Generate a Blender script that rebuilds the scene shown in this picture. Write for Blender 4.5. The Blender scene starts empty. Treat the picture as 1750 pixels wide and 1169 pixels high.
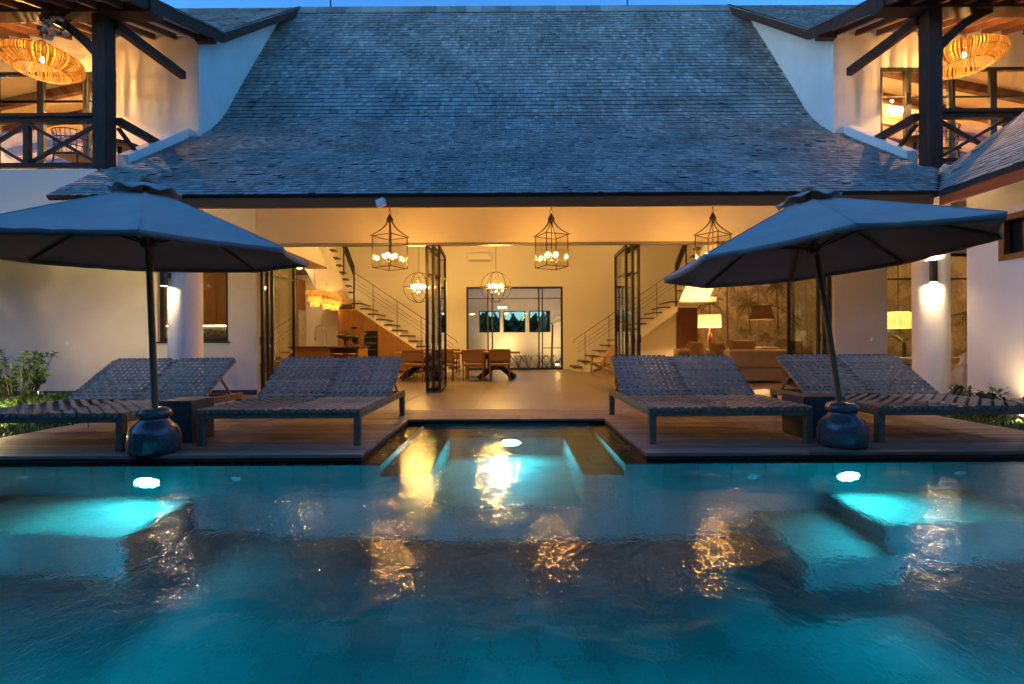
import bpy, math, random
from mathutils import Vector, Matrix, Euler
R = math.radians
random.seed(7)
SC = bpy.context.scene
COL = SC.collection

# ------------------------------------------------------------------ camera
cam_d = bpy.data.cameras.new('camera')
cam_d.sensor_width = 36.0
cam_d.lens = 17.07
cam_d.clip_start = 0.05
cam_d.clip_end = 2000
cam = bpy.data.objects.new('camera', cam_d)
COL.objects.link(cam)
cam.location = (0, 0, 1.02)
cam.rotation_euler = (R(90), R(0.3), 0)
SC.camera = cam

# ------------------------------------------------------------------ world (dusk sky) and last glow of the sun
SUN_EL, SUN_ROT = R(4), R(258)
wd = bpy.data.worlds.new('World')
SC.world = wd
wd.use_nodes = True
nt = wd.node_tree
nt.nodes.clear()
wo = nt.nodes.new('ShaderNodeOutputWorld')
bg = nt.nodes.new('ShaderNodeBackground')
sky = nt.nodes.new('ShaderNodeTexSky')
sky.sky_type = 'NISHITA'
sky.sun_disc = False
sky.sun_elevation = SUN_EL
sky.sun_rotation = SUN_ROT
sky.altitude = 0
sky.air_density = 1.0
sky.dust_density = 0.3
sky.ozone_density = 4.0
tint = nt.nodes.new('ShaderNodeMix')
tint.data_type = 'RGBA'
tint.blend_type = 'MULTIPLY'
tint.inputs[0].default_value = 1.0
tint.inputs[7].default_value = (0.60, 0.86, 1.0, 1)     # cool white balance of the dusk exposure
nt.links.new(sky.outputs[0], tint.inputs[6])
nt.links.new(tint.outputs[2], bg.inputs[0])
bg.inputs[1].default_value = 0.115
nt.links.new(bg.outputs[0], wo.inputs[0])

sun_d = bpy.data.lights.new('sun', 'SUN')
sun_d.energy = 0.03
sun_d.angle = R(20)
sun_d.color = (0.75, 0.85, 1.0)
sun = bpy.data.objects.new('sun', sun_d)
COL.objects.link(sun)
# lamp shines away from the sky's sun: behind the camera, just over the horizon
sv = Vector((math.sin(SUN_ROT) * math.cos(SUN_EL), math.cos(SUN_ROT) * math.cos(SUN_EL), math.sin(SUN_EL)))
sun.rotation_euler = sv.to_track_quat('Z', 'Y').to_euler()

vs = SC.view_settings
vs.view_transform = 'Standard'
vs.look = 'None'
vs.gamma = 1.0
vs.use_curve_mapping = False
vs.exposure = 3.0
SC.render.engine = 'CYCLES'
cy = SC.cycles
cy.use_denoising = True
cy.use_adaptive_sampling = True
cy.adaptive_threshold = 0.02
cy.max_bounces = 10
cy.diffuse_bounces = 5
cy.glossy_bounces = 4
cy.transmission_bounces = 6
cy.transparent_max_bounces = 24
cy.sample_clamp_indirect = 8.0
cy.blur_glossy = 0.3
cy.use_light_tree = True
cy.caustics_refractive = False
cy.caustics_reflective = False

# ------------------------------------------------------------------ helpers
ORG = {}

def V(*a):
    return Vector(a)

def tag(o, label=None, cat=None, group=None, kind=None):
    if label: o['label'] = label
    if cat: o['category'] = cat
    if group: o['group'] = group
    if kind: o['kind'] = kind
    return o

def thing(name, loc, label, cat, group=None, rot=(0, 0, 0), local=False):
    o = bpy.data.objects.new(name, None)
    o.empty_display_size = 0.1
    COL.objects.link(o)
    o.location = loc
    o.rotation_euler = rot
    ORG[o] = Vector((0, 0, 0)) if local else Vector(loc)
    return tag(o, label, cat, group)

def copy_tree(o, parent=None):
    c = o.copy()
    COL.objects.link(c)
    if parent: c.parent = parent
    for ch in o.children:
        copy_tree(ch, c)
    return c

class MB:
    def __init__(s):
        s.v = []; s.f = []
    def add(s, vs, fs):
        n = len(s.v)
        s.v += [tuple(p) for p in vs]
        s.f += [tuple(i + n for i in f) for f in fs]
        return s
    def quad(s, a, b, c, d):
        return s.add([a, b, c, d], [(0, 1, 2, 3)])
    def box(s, x0, x1, y0, y1, z0, z1):
        return s.add([(x0,y0,z0),(x1,y0,z0),(x1,y1,z0),(x0,y1,z0),(x0,y0,z1),(x1,y0,z1),(x1,y1,z1),(x0,y1,z1)],
                     [(3,2,1,0),(4,5,6,7),(0,1,5,4),(1,2,6,5),(2,3,7,6),(3,0,4,7)])
    def beam(s, p, q, w, h, up=(0, 0, 1)):
        p = Vector(p); q = Vector(q); t = (q - p).normalized()
        up = Vector(up)
        a = t.cross(up)
        if a.length < 1e-4: a = t.cross(Vector((1, 0, 0)))
        a.normalize(); b = a.cross(t)
        a = a * (w / 2); b = b * (h / 2)
        vs = [p - a - b, p + a - b, p + a + b, p - a + b, q - a - b, q + a - b, q + a + b, q - a + b]
        return s.add(vs, [(0,1,2,3),(7,6,5,4),(0,4,5,1),(1,5,6,2),(2,6,7,3),(3,7,4,0)])
    def tube(s, pts, r, n=8, closed=False, cap=True):
        pts = [Vector(p) for p in pts]
        m = len(pts)
        rr = r if isinstance(r, (list, tuple)) else [r] * m
        prev = None; vs = []
        for i, p in enumerate(pts):
            if closed: t = pts[(i + 1) % m] - pts[i - 1]
            else: t = pts[min(i + 1, m - 1)] - pts[max(i - 1, 0)]
            t.normalize()
            if prev is None:
                a = t.cross(Vector((0, 0, 1)))
                if a.length < 1e-3: a = t.cross(Vector((1, 0, 0)))
            else:
                a = prev - t * prev.dot(t)
            a.normalize(); prev = a
            b = t.cross(a)
            for k in range(n):
                w = 2 * math.pi * k / n
                vs.append(p + (a * math.cos(w) + b * math.sin(w)) * rr[i])
        fs = []
        for i in range(m if closed else m - 1):
            j = (i + 1) % m
            for k in range(n):
                l = (k + 1) % n
                fs.append((i*n+k, i*n+l, j*n+l, j*n+k))
        if cap and not closed:
            fs.append(tuple(range(n - 1, -1, -1)))
            fs.append(tuple((m-1)*n + k for k in range(n)))
        return s.add(vs, fs)
    def lathe(s, prof, n=24, c=(0, 0, 0), cap=True):
        vs = []; fs = []
        for r, z in prof:
            for k in range(n):
                w = 2 * math.pi * k / n
                vs.append((c[0] + r*math.cos(w), c[1] + r*math.sin(w), c[2] + z))
        m = len(prof)
        for i in range(m - 1):
            for k in range(n):
                l = (k + 1) % n
                fs.append((i*n+k, i*n+l, (i+1)*n+l, (i+1)*n+k))
        if cap:
            fs.append(tuple(range(n - 1, -1, -1)))
            fs.append(tuple((m-1)*n + k for k in range(n)))
        return s.add(vs, fs)
    def sphere(s, c, r, n=8, sz=1.0):
        prof = [(max(1e-4, r*math.sin(math.pi*i/(n-2))), -r*sz*math.cos(math.pi*i/(n-2))) for i in range(n - 1)]
        return s.lathe(prof, n, c, cap=False)
    def prism(s, poly, axis, a0, a1):
        n = len(poly)
        def P(u, w, a):
            return (a, u, w) if axis == 'x' else ((u, a, w) if axis == 'y' else (u, w, a))
        vs = [P(u, w, a0) for u, w in poly] + [P(u, w, a1) for u, w in poly]
        fs = [tuple(range(n)), tuple(range(2*n - 1, n - 1, -1))]
        for i in range(n):
            j = (i + 1) % n
            fs.append((i, i + n, j + n, j))
        return s.add(vs, fs)
    def build(s, name, m, parent=None, smooth=False, bevel=0, org=None, sharp=35):
        o_ = org if org is not None else (ORG[parent] if parent else Vector((0, 0, 0)))
        me = bpy.data.meshes.new(name)
        me.from_pydata([(x - o_[0], y - o_[1], z - o_[2]) for x, y, z in s.v], [], s.f)
        # consistent outward faces
        import bmesh
        bm = bmesh.new(); bm.from_mesh(me)
        bmesh.ops.recalc_face_normals(bm, faces=bm.faces)
        bm.to_mesh(me); bm.free()
        me.materials.append(m)
        if smooth:
            me.polygons.foreach_set('use_smooth', [True] * len(me.polygons))
            me.set_sharp_from_angle(angle=R(sharp))
        o = bpy.data.objects.new(name, me)
        COL.objects.link(o)
        if parent:
            o.parent = parent
        elif org is not None:
            o.location = org
        ORG[o] = Vector(o_)
        if bevel:
            b = o.modifiers.new('bevel', 'BEVEL')
            b.width = bevel; b.segments = 2; b.limit_method = 'ANGLE'; b.angle_limit = R(40)
        return o

# ------------------------------------------------------------------ materials
def newmat(name):
    m = bpy.data.materials.new(name)
    m.use_nodes = True
    n = m.node_tree.nodes; n.clear()
    out = n.new('ShaderNodeOutputMaterial')
    return m, n, m.node_tree.links, out

def pm(name, c1, c2, scale=8, rough=0.6, bump=0.15, stretch=(1, 1, 1), rnd=0.0, spec=0.5, detail=5, metal=0.0,
       bdist=0.004, coat=0.0, world=False, rvar=0.12, fine=0.0):
    m, n, l, out = newmat(name)
    b = n.new('ShaderNodeBsdfPrincipled')
    if world:
        g = n.new('ShaderNodeNewGeometry'); src = g.outputs['Position']
    else:
        tc = n.new('ShaderNodeTexCoord'); src = tc.outputs['Object']
    mp = n.new('ShaderNodeMapping'); mp.inputs['Scale'].default_value = stretch
    l.new(src, mp.inputs[0])
    oi = n.new('ShaderNodeObjectInfo')
    if rnd:
        ad = n.new('ShaderNodeVectorMath'); ad.operation = 'ADD'
        sc = n.new('ShaderNodeMath'); sc.operation = 'MULTIPLY'; sc.inputs[1].default_value = 37.0
        l.new(oi.outputs['Random'], sc.inputs[0]); l.new(mp.outputs[0], ad.inputs[0]); l.new(sc.outputs[0], ad.inputs[1])
        vec = ad.outputs[0]
    else:
        vec = mp.outputs[0]
    nz = n.new('ShaderNodeTexNoise'); nz.inputs['Scale'].default_value = scale; nz.inputs['Detail'].default_value = detail
    nz.inputs['Roughness'].default_value = 0.6
    l.new(vec, nz.inputs['Vector'])
    rp = n.new('ShaderNodeValToRGB')
    rp.color_ramp.elements[0].position = 0.3; rp.color_ramp.elements[0].color = (*c1, 1)
    rp.color_ramp.elements[1].position = 0.72; rp.color_ramp.elements[1].color = (*c2, 1)
    l.new(nz.outputs['Fac'], rp.inputs[0])
    colr = rp.outputs[0]
    if rnd:
        mr = n.new('ShaderNodeMapRange'); mr.inputs[3].default_value = 1 - rnd; mr.inputs[4].default_value = 1 + rnd
        l.new(oi.outputs['Random'], mr.inputs[0])
        hs = n.new('ShaderNodeHueSaturation'); l.new(mr.outputs[0], hs.inputs['Value']); l.new(colr, hs.inputs['Color'])
        colr = hs.outputs[0]
    l.new(colr, b.inputs['Base Color'])
    r2 = n.new('ShaderNodeMapRange'); r2.inputs[3].default_value = max(0.02, rough - rvar); r2.inputs[4].default_value = min(1, rough + rvar)
    l.new(nz.outputs['Fac'], r2.inputs[0]); l.new(r2.outputs[0], b.inputs['Roughness'])
    b.inputs['Specular IOR Level'].default_value = spec
    b.inputs['Metallic'].default_value = metal
    b.inputs['Coat Weight'].default_value = coat
    if bump:
        bp = n.new('ShaderNodeBump'); bp.inputs['Strength'].default_value = bump; bp.inputs['Distance'].default_value = bdist
        if fine:
            n2 = n.new('ShaderNodeTexNoise'); n2.inputs['Scale'].default_value = fine; n2.inputs['Detail'].default_value = 3
            l.new(vec, n2.inputs['Vector']); l.new(n2.outputs['Fac'], bp.inputs['Height'])
        else:
            l.new(nz.outputs['Fac'], bp.inputs['Height'])
        l.new(bp.outputs[0], b.inputs['Normal'])
    l.new(b.outputs[0], out.inputs[0])
    return m

def emat(name, c, s):
    m, n, l, out = newmat(name)
    e = n.new('ShaderNodeEmission'); e.inputs[0].default_value = (*c, 1); e.inputs[1].default_value = s
    l.new(e.outputs[0], out.inputs[0])
    return m

def glassmat(name, tintc=(0.95, 0.97, 0.95), gl=1.0, rough=0.0):
    m, n, l, out = newmat(name)
    t = n.new('ShaderNodeBsdfTransparent'); t.inputs[0].default_value = (*tintc, 1)
    g = n.new('ShaderNodeBsdfGlossy'); g.inputs['Roughness'].default_value = rough
    lw = n.new('ShaderNodeLayerWeight'); lw.inputs[0].default_value = 0.5
    pw = n.new('ShaderNodeMath'); pw.operation = 'POWER'; pw.inputs[1].default_value = 4.0
    l.new(lw.outputs['Facing'], pw.inputs[0])
    mu = n.new('ShaderNodeMath'); mu.operation = 'MULTIPLY_ADD'; mu.inputs[1].default_value = 0.8; mu.inputs[2].default_value = 0.035 * gl
    l.new(pw.outputs[0], mu.inputs[0])
    mx = n.new('ShaderNodeMixShader')
    l.new(mu.outputs[0], mx.inputs[0]); l.new(t.outputs[0], mx.inputs[1]); l.new(g.outputs[0], mx.inputs[2])
    l.new(mx.outputs[0], out.inputs[0])
    return m

def shademat(name, c, trans=0.5):
    m, n, l, out = newmat(name)
    d = n.new('ShaderNodeBsdfDiffuse'); d.inputs[0].default_value = (*c, 1)
    t = n.new('ShaderNodeBsdfTranslucent'); t.inputs[0].default_value = (*c, 1)
    mx = n.new('ShaderNodeMixShader'); mx.inputs[0].default_value = trans
    tc = n.new('ShaderNodeTexCoord'); nz = n.new('ShaderNodeTexNoise'); nz.inputs['Scale'].default_value = 60
    l.new(tc.outputs['Object'], nz.inputs['Vector'])
    bp = n.new('ShaderNodeBump'); bp.inputs['Strength'].default_value = 0.2; bp.inputs['Distance'].default_value = 0.003
    l.new(nz.outputs['Fac'], bp.inputs['Height']); l.new(bp.outputs[0], d.inputs['Normal'])
    l.new(d.outputs[0], mx.inputs[1]); l.new(t.outputs[0], mx.inputs[2]); l.new(mx.outputs[0], out.inputs[0])
    return m

def shinglemat(name, attr):
    m, n, l, out = newmat(name)
    b = n.new('ShaderNodeBsdfPrincipled')
    if attr:
        a = n.new('ShaderNodeAttribute'); a.attribute_name = 'tone'; fac = a.outputs['Fac']
    else:
        a = n.new('ShaderNodeObjectInfo'); fac = a.outputs['Random']
    rp = n.new('ShaderNodeValToRGB')
    e = rp.color_ramp.elements
    e[0].position = 0.0; e[0].color = (0.20, 0.182, 0.165, 1)
    e[1].position = 1.0; e[1].color = (0.50, 0.45, 0.40, 1)
    x = e.new(0.12); x.color = (0.285, 0.258, 0.235, 1)
    x = e.new(0.8); x.color = (0.385, 0.347, 0.312, 1)
    l.new(fac, rp.inputs[0])
    g = n.new('ShaderNodeNewGeometry')
    nz = n.new('ShaderNodeTexNoise'); nz.inputs['Scale'].default_value = 0.9; nz.inputs['Detail'].default_value = 6
    l.new(g.outputs['Position'], nz.inputs['Vector'])
    mr = n.new('ShaderNodeMapRange'); mr.inputs[1].default_value = 0.3; mr.inputs[2].default_value = 0.7
    mr.inputs[3].default_value = 0.66; mr.inputs[4].default_value = 1.2
    l.new(nz.outputs['Fac'], mr.inputs[0])
    n2 = n.new('ShaderNodeTexNoise'); n2.inputs['Scale'].default_value = 1.0; n2.inputs['Detail'].default_value = 4
    mp = n.new('ShaderNodeMapping'); mp.inputs['Scale'].default_value = (90, 7, 7)
    l.new(g.outputs['Position'], mp.inputs[0]); l.new(mp.outputs[0], n2.inputs['Vector'])
    m2 = n.new('ShaderNodeMapRange'); m2.inputs[3].default_value = 0.7; m2.inputs[4].default_value = 1.3
    l.new(n2.outputs['Fac'], m2.inputs[0])
    mu = n.new('ShaderNodeMath'); mu.operation = 'MULTIPLY'
    l.new(mr.outputs[0], mu.inputs[0]); l.new(m2.outputs[0], mu.inputs[1])
    hs = n.new('ShaderNodeHueSaturation'); l.new(mu.outputs[0], hs.inputs['Value']); l.new(rp.outputs[0], hs.inputs['Color'])
    l.new(hs.outputs[0], b.inputs['Base Color'])
    b.inputs['Roughness'].default_value = 0.75
    b.inputs['Specular IOR Level'].default_value = 0.35
    bp = n.new('ShaderNodeBump'); bp.inputs['Strength'].default_value = 0.4; bp.inputs['Distance'].default_value = 0.004
    l.new(n2.outputs['Fac'], bp.inputs['Height']); l.new(bp.outputs[0], b.inputs['Normal'])
    l.new(b.outputs[0], out.inputs[0])
    return m

M = {}
M['plaster'] = pm('plaster', (0.69, 0.67, 0.64), (0.80, 0.785, 0.76), 1.1, 0.85, 0.35, world=True, fine=26, bdist=0.004, spec=0.2, detail=8)
M['plaster_in'] = pm('plaster_in', (0.77, 0.74, 0.68), (0.80, 0.77, 0.71), 1.0, 0.8, 0.15, world=True, fine=60, bdist=0.002, spec=0.2)
M['dark_wood'] = pm('dark_wood', (0.050, 0.021, 0.013), (0.10, 0.042, 0.024), 3, 0.6, 0.3, (6, 6, 0.8), fine=14, spec=0.2, rnd=0.12)
M['fascia_wood'] = pm('fascia_wood', (0.32, 0.080, 0.026), (0.44, 0.115, 0.036), 3, 0.65, 0.2, (0.7, 0.7, 9), spec=0.12, rnd=0.1)
M['rafter'] = pm('rafter', (0.14, 0.055, 0.025), (0.22, 0.09, 0.04), 3, 0.5, 0.2, (3, 1, 3), spec=0.4, rnd=0.1)
M['teak'] = pm('teak', (0.16, 0.10, 0.06), (0.28, 0.185, 0.115), 4, 0.65, 0.35, (5, 5, 5), rnd=0.15, spec=0.3, fine=30)
M['deck'] = pm('deck', (0.21, 0.135, 0.095), (0.38, 0.265, 0.195), 3, 0.6, 0.4, (0.8, 14, 14), rnd=0.28, spec=0.35)
M['strap'] = pm('strap', (0.26, 0.22, 0.165), (0.35, 0.30, 0.23), 10, 0.75, 0.5, (1, 1, 1), rnd=0.22, fine=320, bdist=0.0015, spec=0.3)
M['canvas'] = pm('canvas', (0.37, 0.34, 0.315), (0.44, 0.41, 0.38), 3, 0.9, 0.25, fine=260, bdist=0.0012, spec=0.15)
M['bamboo'] = pm('bamboo', (0.22, 0.12, 0.05), (0.32, 0.18, 0.08), 4, 0.5, 0.25, (9, 9, 1), spec=0.4)
M['black_metal'] = pm('black_metal', (0.014, 0.014, 0.016), (0.024, 0.023, 0.024), 30, 0.42, 0.06, spec=0.5)
M['iron'] = pm('iron', (0.03, 0.022, 0.016), (0.07, 0.05, 0.035), 30, 0.45, 0.2, metal=0.7)
M['steel'] = pm('steel', (0.55, 0.54, 0.52), (0.65, 0.64, 0.62), 20, 0.25, 0.03, metal=1.0)
M['alu'] = pm('alu', (0.36, 0.36, 0.36), (0.42, 0.42, 0.42), 20, 0.35, 0.03, metal=0.9)
M['basalt'] = pm('basalt', (0.035, 0.037, 0.042), (0.075, 0.077, 0.082), 22, 0.55, 0.35, fine=90, spec=0.5)
M['glaze'] = pm('glaze', (0.045, 0.052, 0.062), (0.12, 0.125, 0.135), 70, 0.2, 0.05, spec=0.6, detail=3, rvar=0.08)
M['black_stone'] = pm('black_stone', (0.010, 0.010, 0.012), (0.022, 0.022, 0.024), 12, 0.25, 0.1)
M['tile'] = pm('tile', (0.20, 0.155, 0.115), (0.285, 0.225, 0.17), 1.6, 0.34, 0.06, (1, 3, 1), rnd=0.05, spec=0.5, rvar=0.1, fine=30)
M['grout'] = pm('grout', (0.16, 0.13, 0.10), (0.2, 0.165, 0.13), 30, 0.8, 0.1)
M['oak'] = pm('oak', (0.25, 0.115, 0.036), (0.36, 0.18, 0.062), 3, 0.45, 0.15, (7, 7, 0.8), rnd=0.08, spec=0.4)
M['oak_ceiling'] = pm('oak_ceiling', (0.20, 0.10, 0.045), (0.30, 0.165, 0.075), 3, 0.5, 0.15, (0.8, 7, 7), rnd=0.1)
M['chair_wood'] = pm('chair_wood', (0.25, 0.11, 0.04), (0.35, 0.165, 0.065), 4, 0.4, 0.1, (3, 3, 3), spec=0.45)
M['slab_wood'] = pm('slab_wood', (0.33, 0.18, 0.08), (0.48, 0.28, 0.13), 2.5, 0.35, 0.15, (0.7, 6, 6), spec=0.5)
M['cane'] = pm('cane', (0.32, 0.18, 0.08), (0.44, 0.27, 0.12), 90, 0.7, 0.5, bdist=0.002)
M['tread'] = pm('tread', (0.055, 0.022, 0.012), (0.10, 0.042, 0.022), 4, 0.4, 0.1, (1, 8, 8))
M['mahogany'] = pm('mahogany', (0.11, 0.032, 0.014), (0.18, 0.058, 0.026), 4, 0.4, 0.1, (8, 8, 1))
M['worktop'] = pm('worktop', (0.09, 0.075, 0.06), (0.14, 0.12, 0.10), 14, 0.3, 0.03)
M['sofa'] = pm('sofa', (0.36, 0.265, 0.185), (0.44, 0.33, 0.235), 6, 0.9, 0.4, fine=220, bdist=0.002, spec=0.15)
M['cushion'] = pm('cushion', (0.22, 0.145, 0.08), (0.30, 0.20, 0.115), 6, 0.9, 0.4, fine=200, bdist=0.002, spec=0.15)
M['rattan_dark'] = pm('rattan_dark', (0.06, 0.035, 0.018), (0.10, 0.06, 0.03), 20, 0.6, 0.2)
M['leaf'] = pm('leaf', (0.045, 0.10, 0.022), (0.10, 0.19, 0.045), 6, 0.45, 0.1, rnd=0.25)
M['leaf_dark'] = pm('leaf_dark', (0.022, 0.06, 0.018), (0.06, 0.12, 0.03), 6, 0.45, 0.1, rnd=0.2)
M['grass'] = pm('grass', (0.06, 0.12, 0.02), (0.17, 0.23, 0.045), 9, 0.6, 0.0)
M['soil'] = pm('soil', (0.03, 0.03, 0.018), (0.07, 0.075, 0.03), 9, 0.9, 0.5)
M['bark'] = pm('bark', (0.06, 0.04, 0.025), (0.12, 0.085, 0.05), 20, 0.85, 0.5)
M['white_paint'] = pm('white_paint', (0.74, 0.73, 0.71), (0.80, 0.79, 0.77), 8, 0.4, 0.03)
M['cream'] = pm('cream', (0.62, 0.54, 0.42), (0.72, 0.64, 0.52), 8, 0.5, 0.03)
M['copper'] = pm('copper', (0.10, 0.075, 0.05), (0.18, 0.13, 0.08), 12, 0.35, 0.1, metal=0.8)
M['rock'] = pm('rock', (0.5, 0.48, 0.45), (0.75, 0.73, 0.70), 3, 0.9, 0.8, bdist=0.03)
M['petal'] = pm('petal', (0.35, 0.28, 0.26), (0.6, 0.52, 0.5), 12, 0.8, 0.1)
M['pot'] = pm('pot', (0.10, 0.07, 0.05), (0.17, 0.12, 0.085), 12, 0.5, 0.2)
M['underlay'] = pm('underlay', (0.025, 0.023, 0.022), (0.04, 0.037, 0.035), 9, 0.9, 0.1)
M['drain'] = pm('drain', (0.02, 0.025, 0.04), (0.035, 0.04, 0.06), 20, 0.3, 0.05, metal=0.6)
M['dark_glass'] = pm('dark_glass', (0.012, 0.014, 0.014), (0.02, 0.022, 0.022), 3, 0.06, 0.0, rvar=0.02)
M['chrome'] = pm('chrome', (0.7, 0.68, 0.62), (0.75, 0.73, 0.68), 10, 0.12, 0.0, metal=1.0)
M['crystal'] = glassmat('crystal', (0.95, 0.93, 0.9), 2.0)
M['glass'] = glassmat('glass', (0.94, 0.95, 0.93), 0.9)
M['lantern_glass'] = glassmat('lantern_glass', (0.96, 0.95, 0.92), 1.0)
M['shade_white'] = shademat('shade_white', (0.78, 0.70, 0.58), 0.055)
M['shade_dark'] = shademat('shade_dark', (0.025, 0.013, 0.008), 0.05)
M['fringe'] = shademat('fringe', (0.52, 0.33, 0.14), 0.5)
M['rattan'] = shademat('rattan', (0.125, 0.064, 0.014), 0.32)
M['pleat'] = shademat('pleat', (0.85, 0.76, 0.58), 0.12)
M['shingle'] = shinglemat('shingle', False)
M['shingle_mass'] = shinglemat('shingle_mass', True)
WARM = (1.0, 0.60, 0.25)
M['bulb_lantern'] = emat('bulb_lantern', (1.0, 0.44, 0.08), 44)
M['bulb_chand'] = emat('bulb_chand', (1.0, 0.54, 0.13), 140)
M['bulb_rattan'] = emat('bulb_rattan', (1.0, 0.53, 0.17), 680)
M['bulb_floor'] = emat('bulb_floor', (1.0, 0.56, 0.18), 400)
M['bulb_pleat'] = emat('bulb_pleat', (1.0, 0.62, 0.24), 70)
M['bulb_kitchen'] = emat('bulb_kitchen', (1.0, 0.54, 0.15), 15)
M['downlight'] = emat('downlight', (1.0, 0.60, 0.24), 75)
M['downlight_room'] = emat('downlight_room', (1.0, 0.55, 0.16), 380)
M['led'] = emat('led', (1.0, 0.62, 0.25), 6)
M['sconce_lens'] = emat('sconce_lens', (1.0, 0.68, 0.36), 130)
M['spot_lens'] = emat('spot_lens', (1.0, 0.68, 0.32), 75)
M['spot_court'] = emat('spot_court', (1.0, 0.60, 0.22), 320)
M['spot_lawn'] = emat('spot_lawn', (1.0, 0.76, 0.34), 420)
M['spot_wall'] = emat('spot_wall', (1.0, 0.64, 0.28), 330)
M['pool_lens_near'] = emat('pool_lens_near', (0.04, 0.84, 1.0), 640)
M['pool_lens_recess'] = emat('pool_lens_recess', (0.32, 0.93, 1.0), 100)
M['pool_lens'] = emat('pool_lens', (0.26, 0.93, 1.0), 92)

# ================================================================== the setting
XC = 0.11                       # middle of the house front
WZ = -0.06                      # water level

g = MB()
def gq(x0, x1, y0, y1, z=-0.068):
    g.quad((x0, y0, z), (x1, y0, z), (x1, y1, z), (x0, y1, z))
gq(-600, 600, -600, 0.55); gq(-600, -9.1, 0.55, 4.47); gq(9.1, 600, 0.55, 4.47)
gq(-600, -1.62, 4.47, 6.62); gq(1.46, 600, 4.47, 6.62); gq(-600, 600, 6.62, 600)
tag(g.build('ground', M['soil']), kind='structure')

# --- pool shell
def poolmat():
    m, n, l, out = newmat('pool_stone')
    b = n.new('ShaderNodeBsdfPrincipled')
    ge = n.new('ShaderNodeNewGeometry')
    br = n.new('ShaderNodeTexBrick')
    br.inputs['Scale'].default_value = 1.0
    br.inputs['Brick Width'].default_value = 0.3; br.inputs['Row Height'].default_value = 0.3
    br.inputs['Mortar Size'].default_value = 0.008
    br.inputs['Color1'].default_value = (0.115, 0.265, 0.235, 1); br.inputs['Color2'].default_value = (0.075, 0.19, 0.168, 1)
    br.inputs['Mortar'].default_value = (0.06, 0.14, 0.125, 1)
    l.new(ge.outputs['Position'], br.inputs['Vector'])
    nz = n.new('ShaderNodeTexNoise'); nz.inputs['Scale'].default_value = 1.1; nz.inputs['Detail'].default_value = 5
    l.new(ge.outputs['Position'], nz.inputs['Vector'])
    mr = n.new('ShaderNodeMapRange'); mr.inputs[1].default_value = 0.3; mr.inputs[2].default_value = 0.7; mr.inputs[3].default_value = 0.6; mr.inputs[4].default_value = 1.3
    l.new(nz.outputs['Fac'], mr.inputs[0])
    hs = n.new('ShaderNodeHueSaturation'); l.new(br.outputs['Color'], hs.inputs['Color']); l.new(mr.outputs[0], hs.inputs['Value'])
    l.new(hs.outputs[0], b.inputs['Base Color']); b.inputs['Roughness'].default_value = 0.6
    l.new(b.outputs[0], out.inputs[0])
    return m
M['pool_stone'] = poolmat()
p = MB()
p.box(-9.2, 9.2, 0.3, 4.32, -1.6, -1.45)
p.box(-9.2, 9.2, 0.3, 0.6, -1.45, -0.075)
p.box(-9.4, -9.0, 0.6, 4.32, -1.45, -0.075); p.box(9.0, 9.4, 0.6, 4.32, -1.45, -0.075)
p.box(-9.4, -1.6, 4.32, 4.6, -1.6, -0.10); p.box(1.42, 9.4, 4.32, 4.6, -1.6, -0.10)
p.box(-1.6, -1.18, 4.32, 6.62, -1.6, -0.10); p.box(1.0, 1.42, 4.32, 6.62, -1.6, -0.10)
p.box(-1.18, 1.0, 6.44, 6.62, -1.6, -0.075)
p.box(-1.18, -0.76, 4.32, 6.44, -1.6, -0.36); p.box(0.62, 1.0, 4.32, 6.44, -1.6, -0.36)
p.box(-0.76, 0.62, 5.9, 6.44, -1.6, -0.36)
p.box(-0.76, 0.62, 4.32, 5.9, -1.6, -0.95)
pool = tag(p.build('pool', M['pool_stone']), kind='structure')
for x0, x1, y0, zt_ in ((2.80, 3.98, 3.62, -.82), (2.12, 2.796, 3.50, -1.14), (-4.35, -2.85, 3.55, -.88), (-5.1, -4.354, 3.45, -1.16)):
    MB().box(x0, x1, y0, 4.315, -1.45, zt_).build('submerged_bench', M['pool_stone'], pool, bevel=.012)
led = MB()
led.box(-9.2, -1.18, 4.317, 4.46, -0.10, -0.075); led.box(1.0, 9.2, 4.317, 4.46, -0.10, -0.075)
led.box(-1.42, -1.18, 4.46, 6.47, -0.10, -0.075); led.box(1.0, 1.24, 4.46, 6.47, -0.10, -0.075)
led.build('overflow_ledge', M['black_stone'], pool)
# near coping slabs on the photographer's side
for k in range(15):
    x0 = -9.2 + k * 1.227
    MB().box(x0 + .003, x0 + 1.224, 0.0, 0.6, -0.066, -0.03).build('coping_slab', M['basalt'], pool, bevel=.006)

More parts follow.
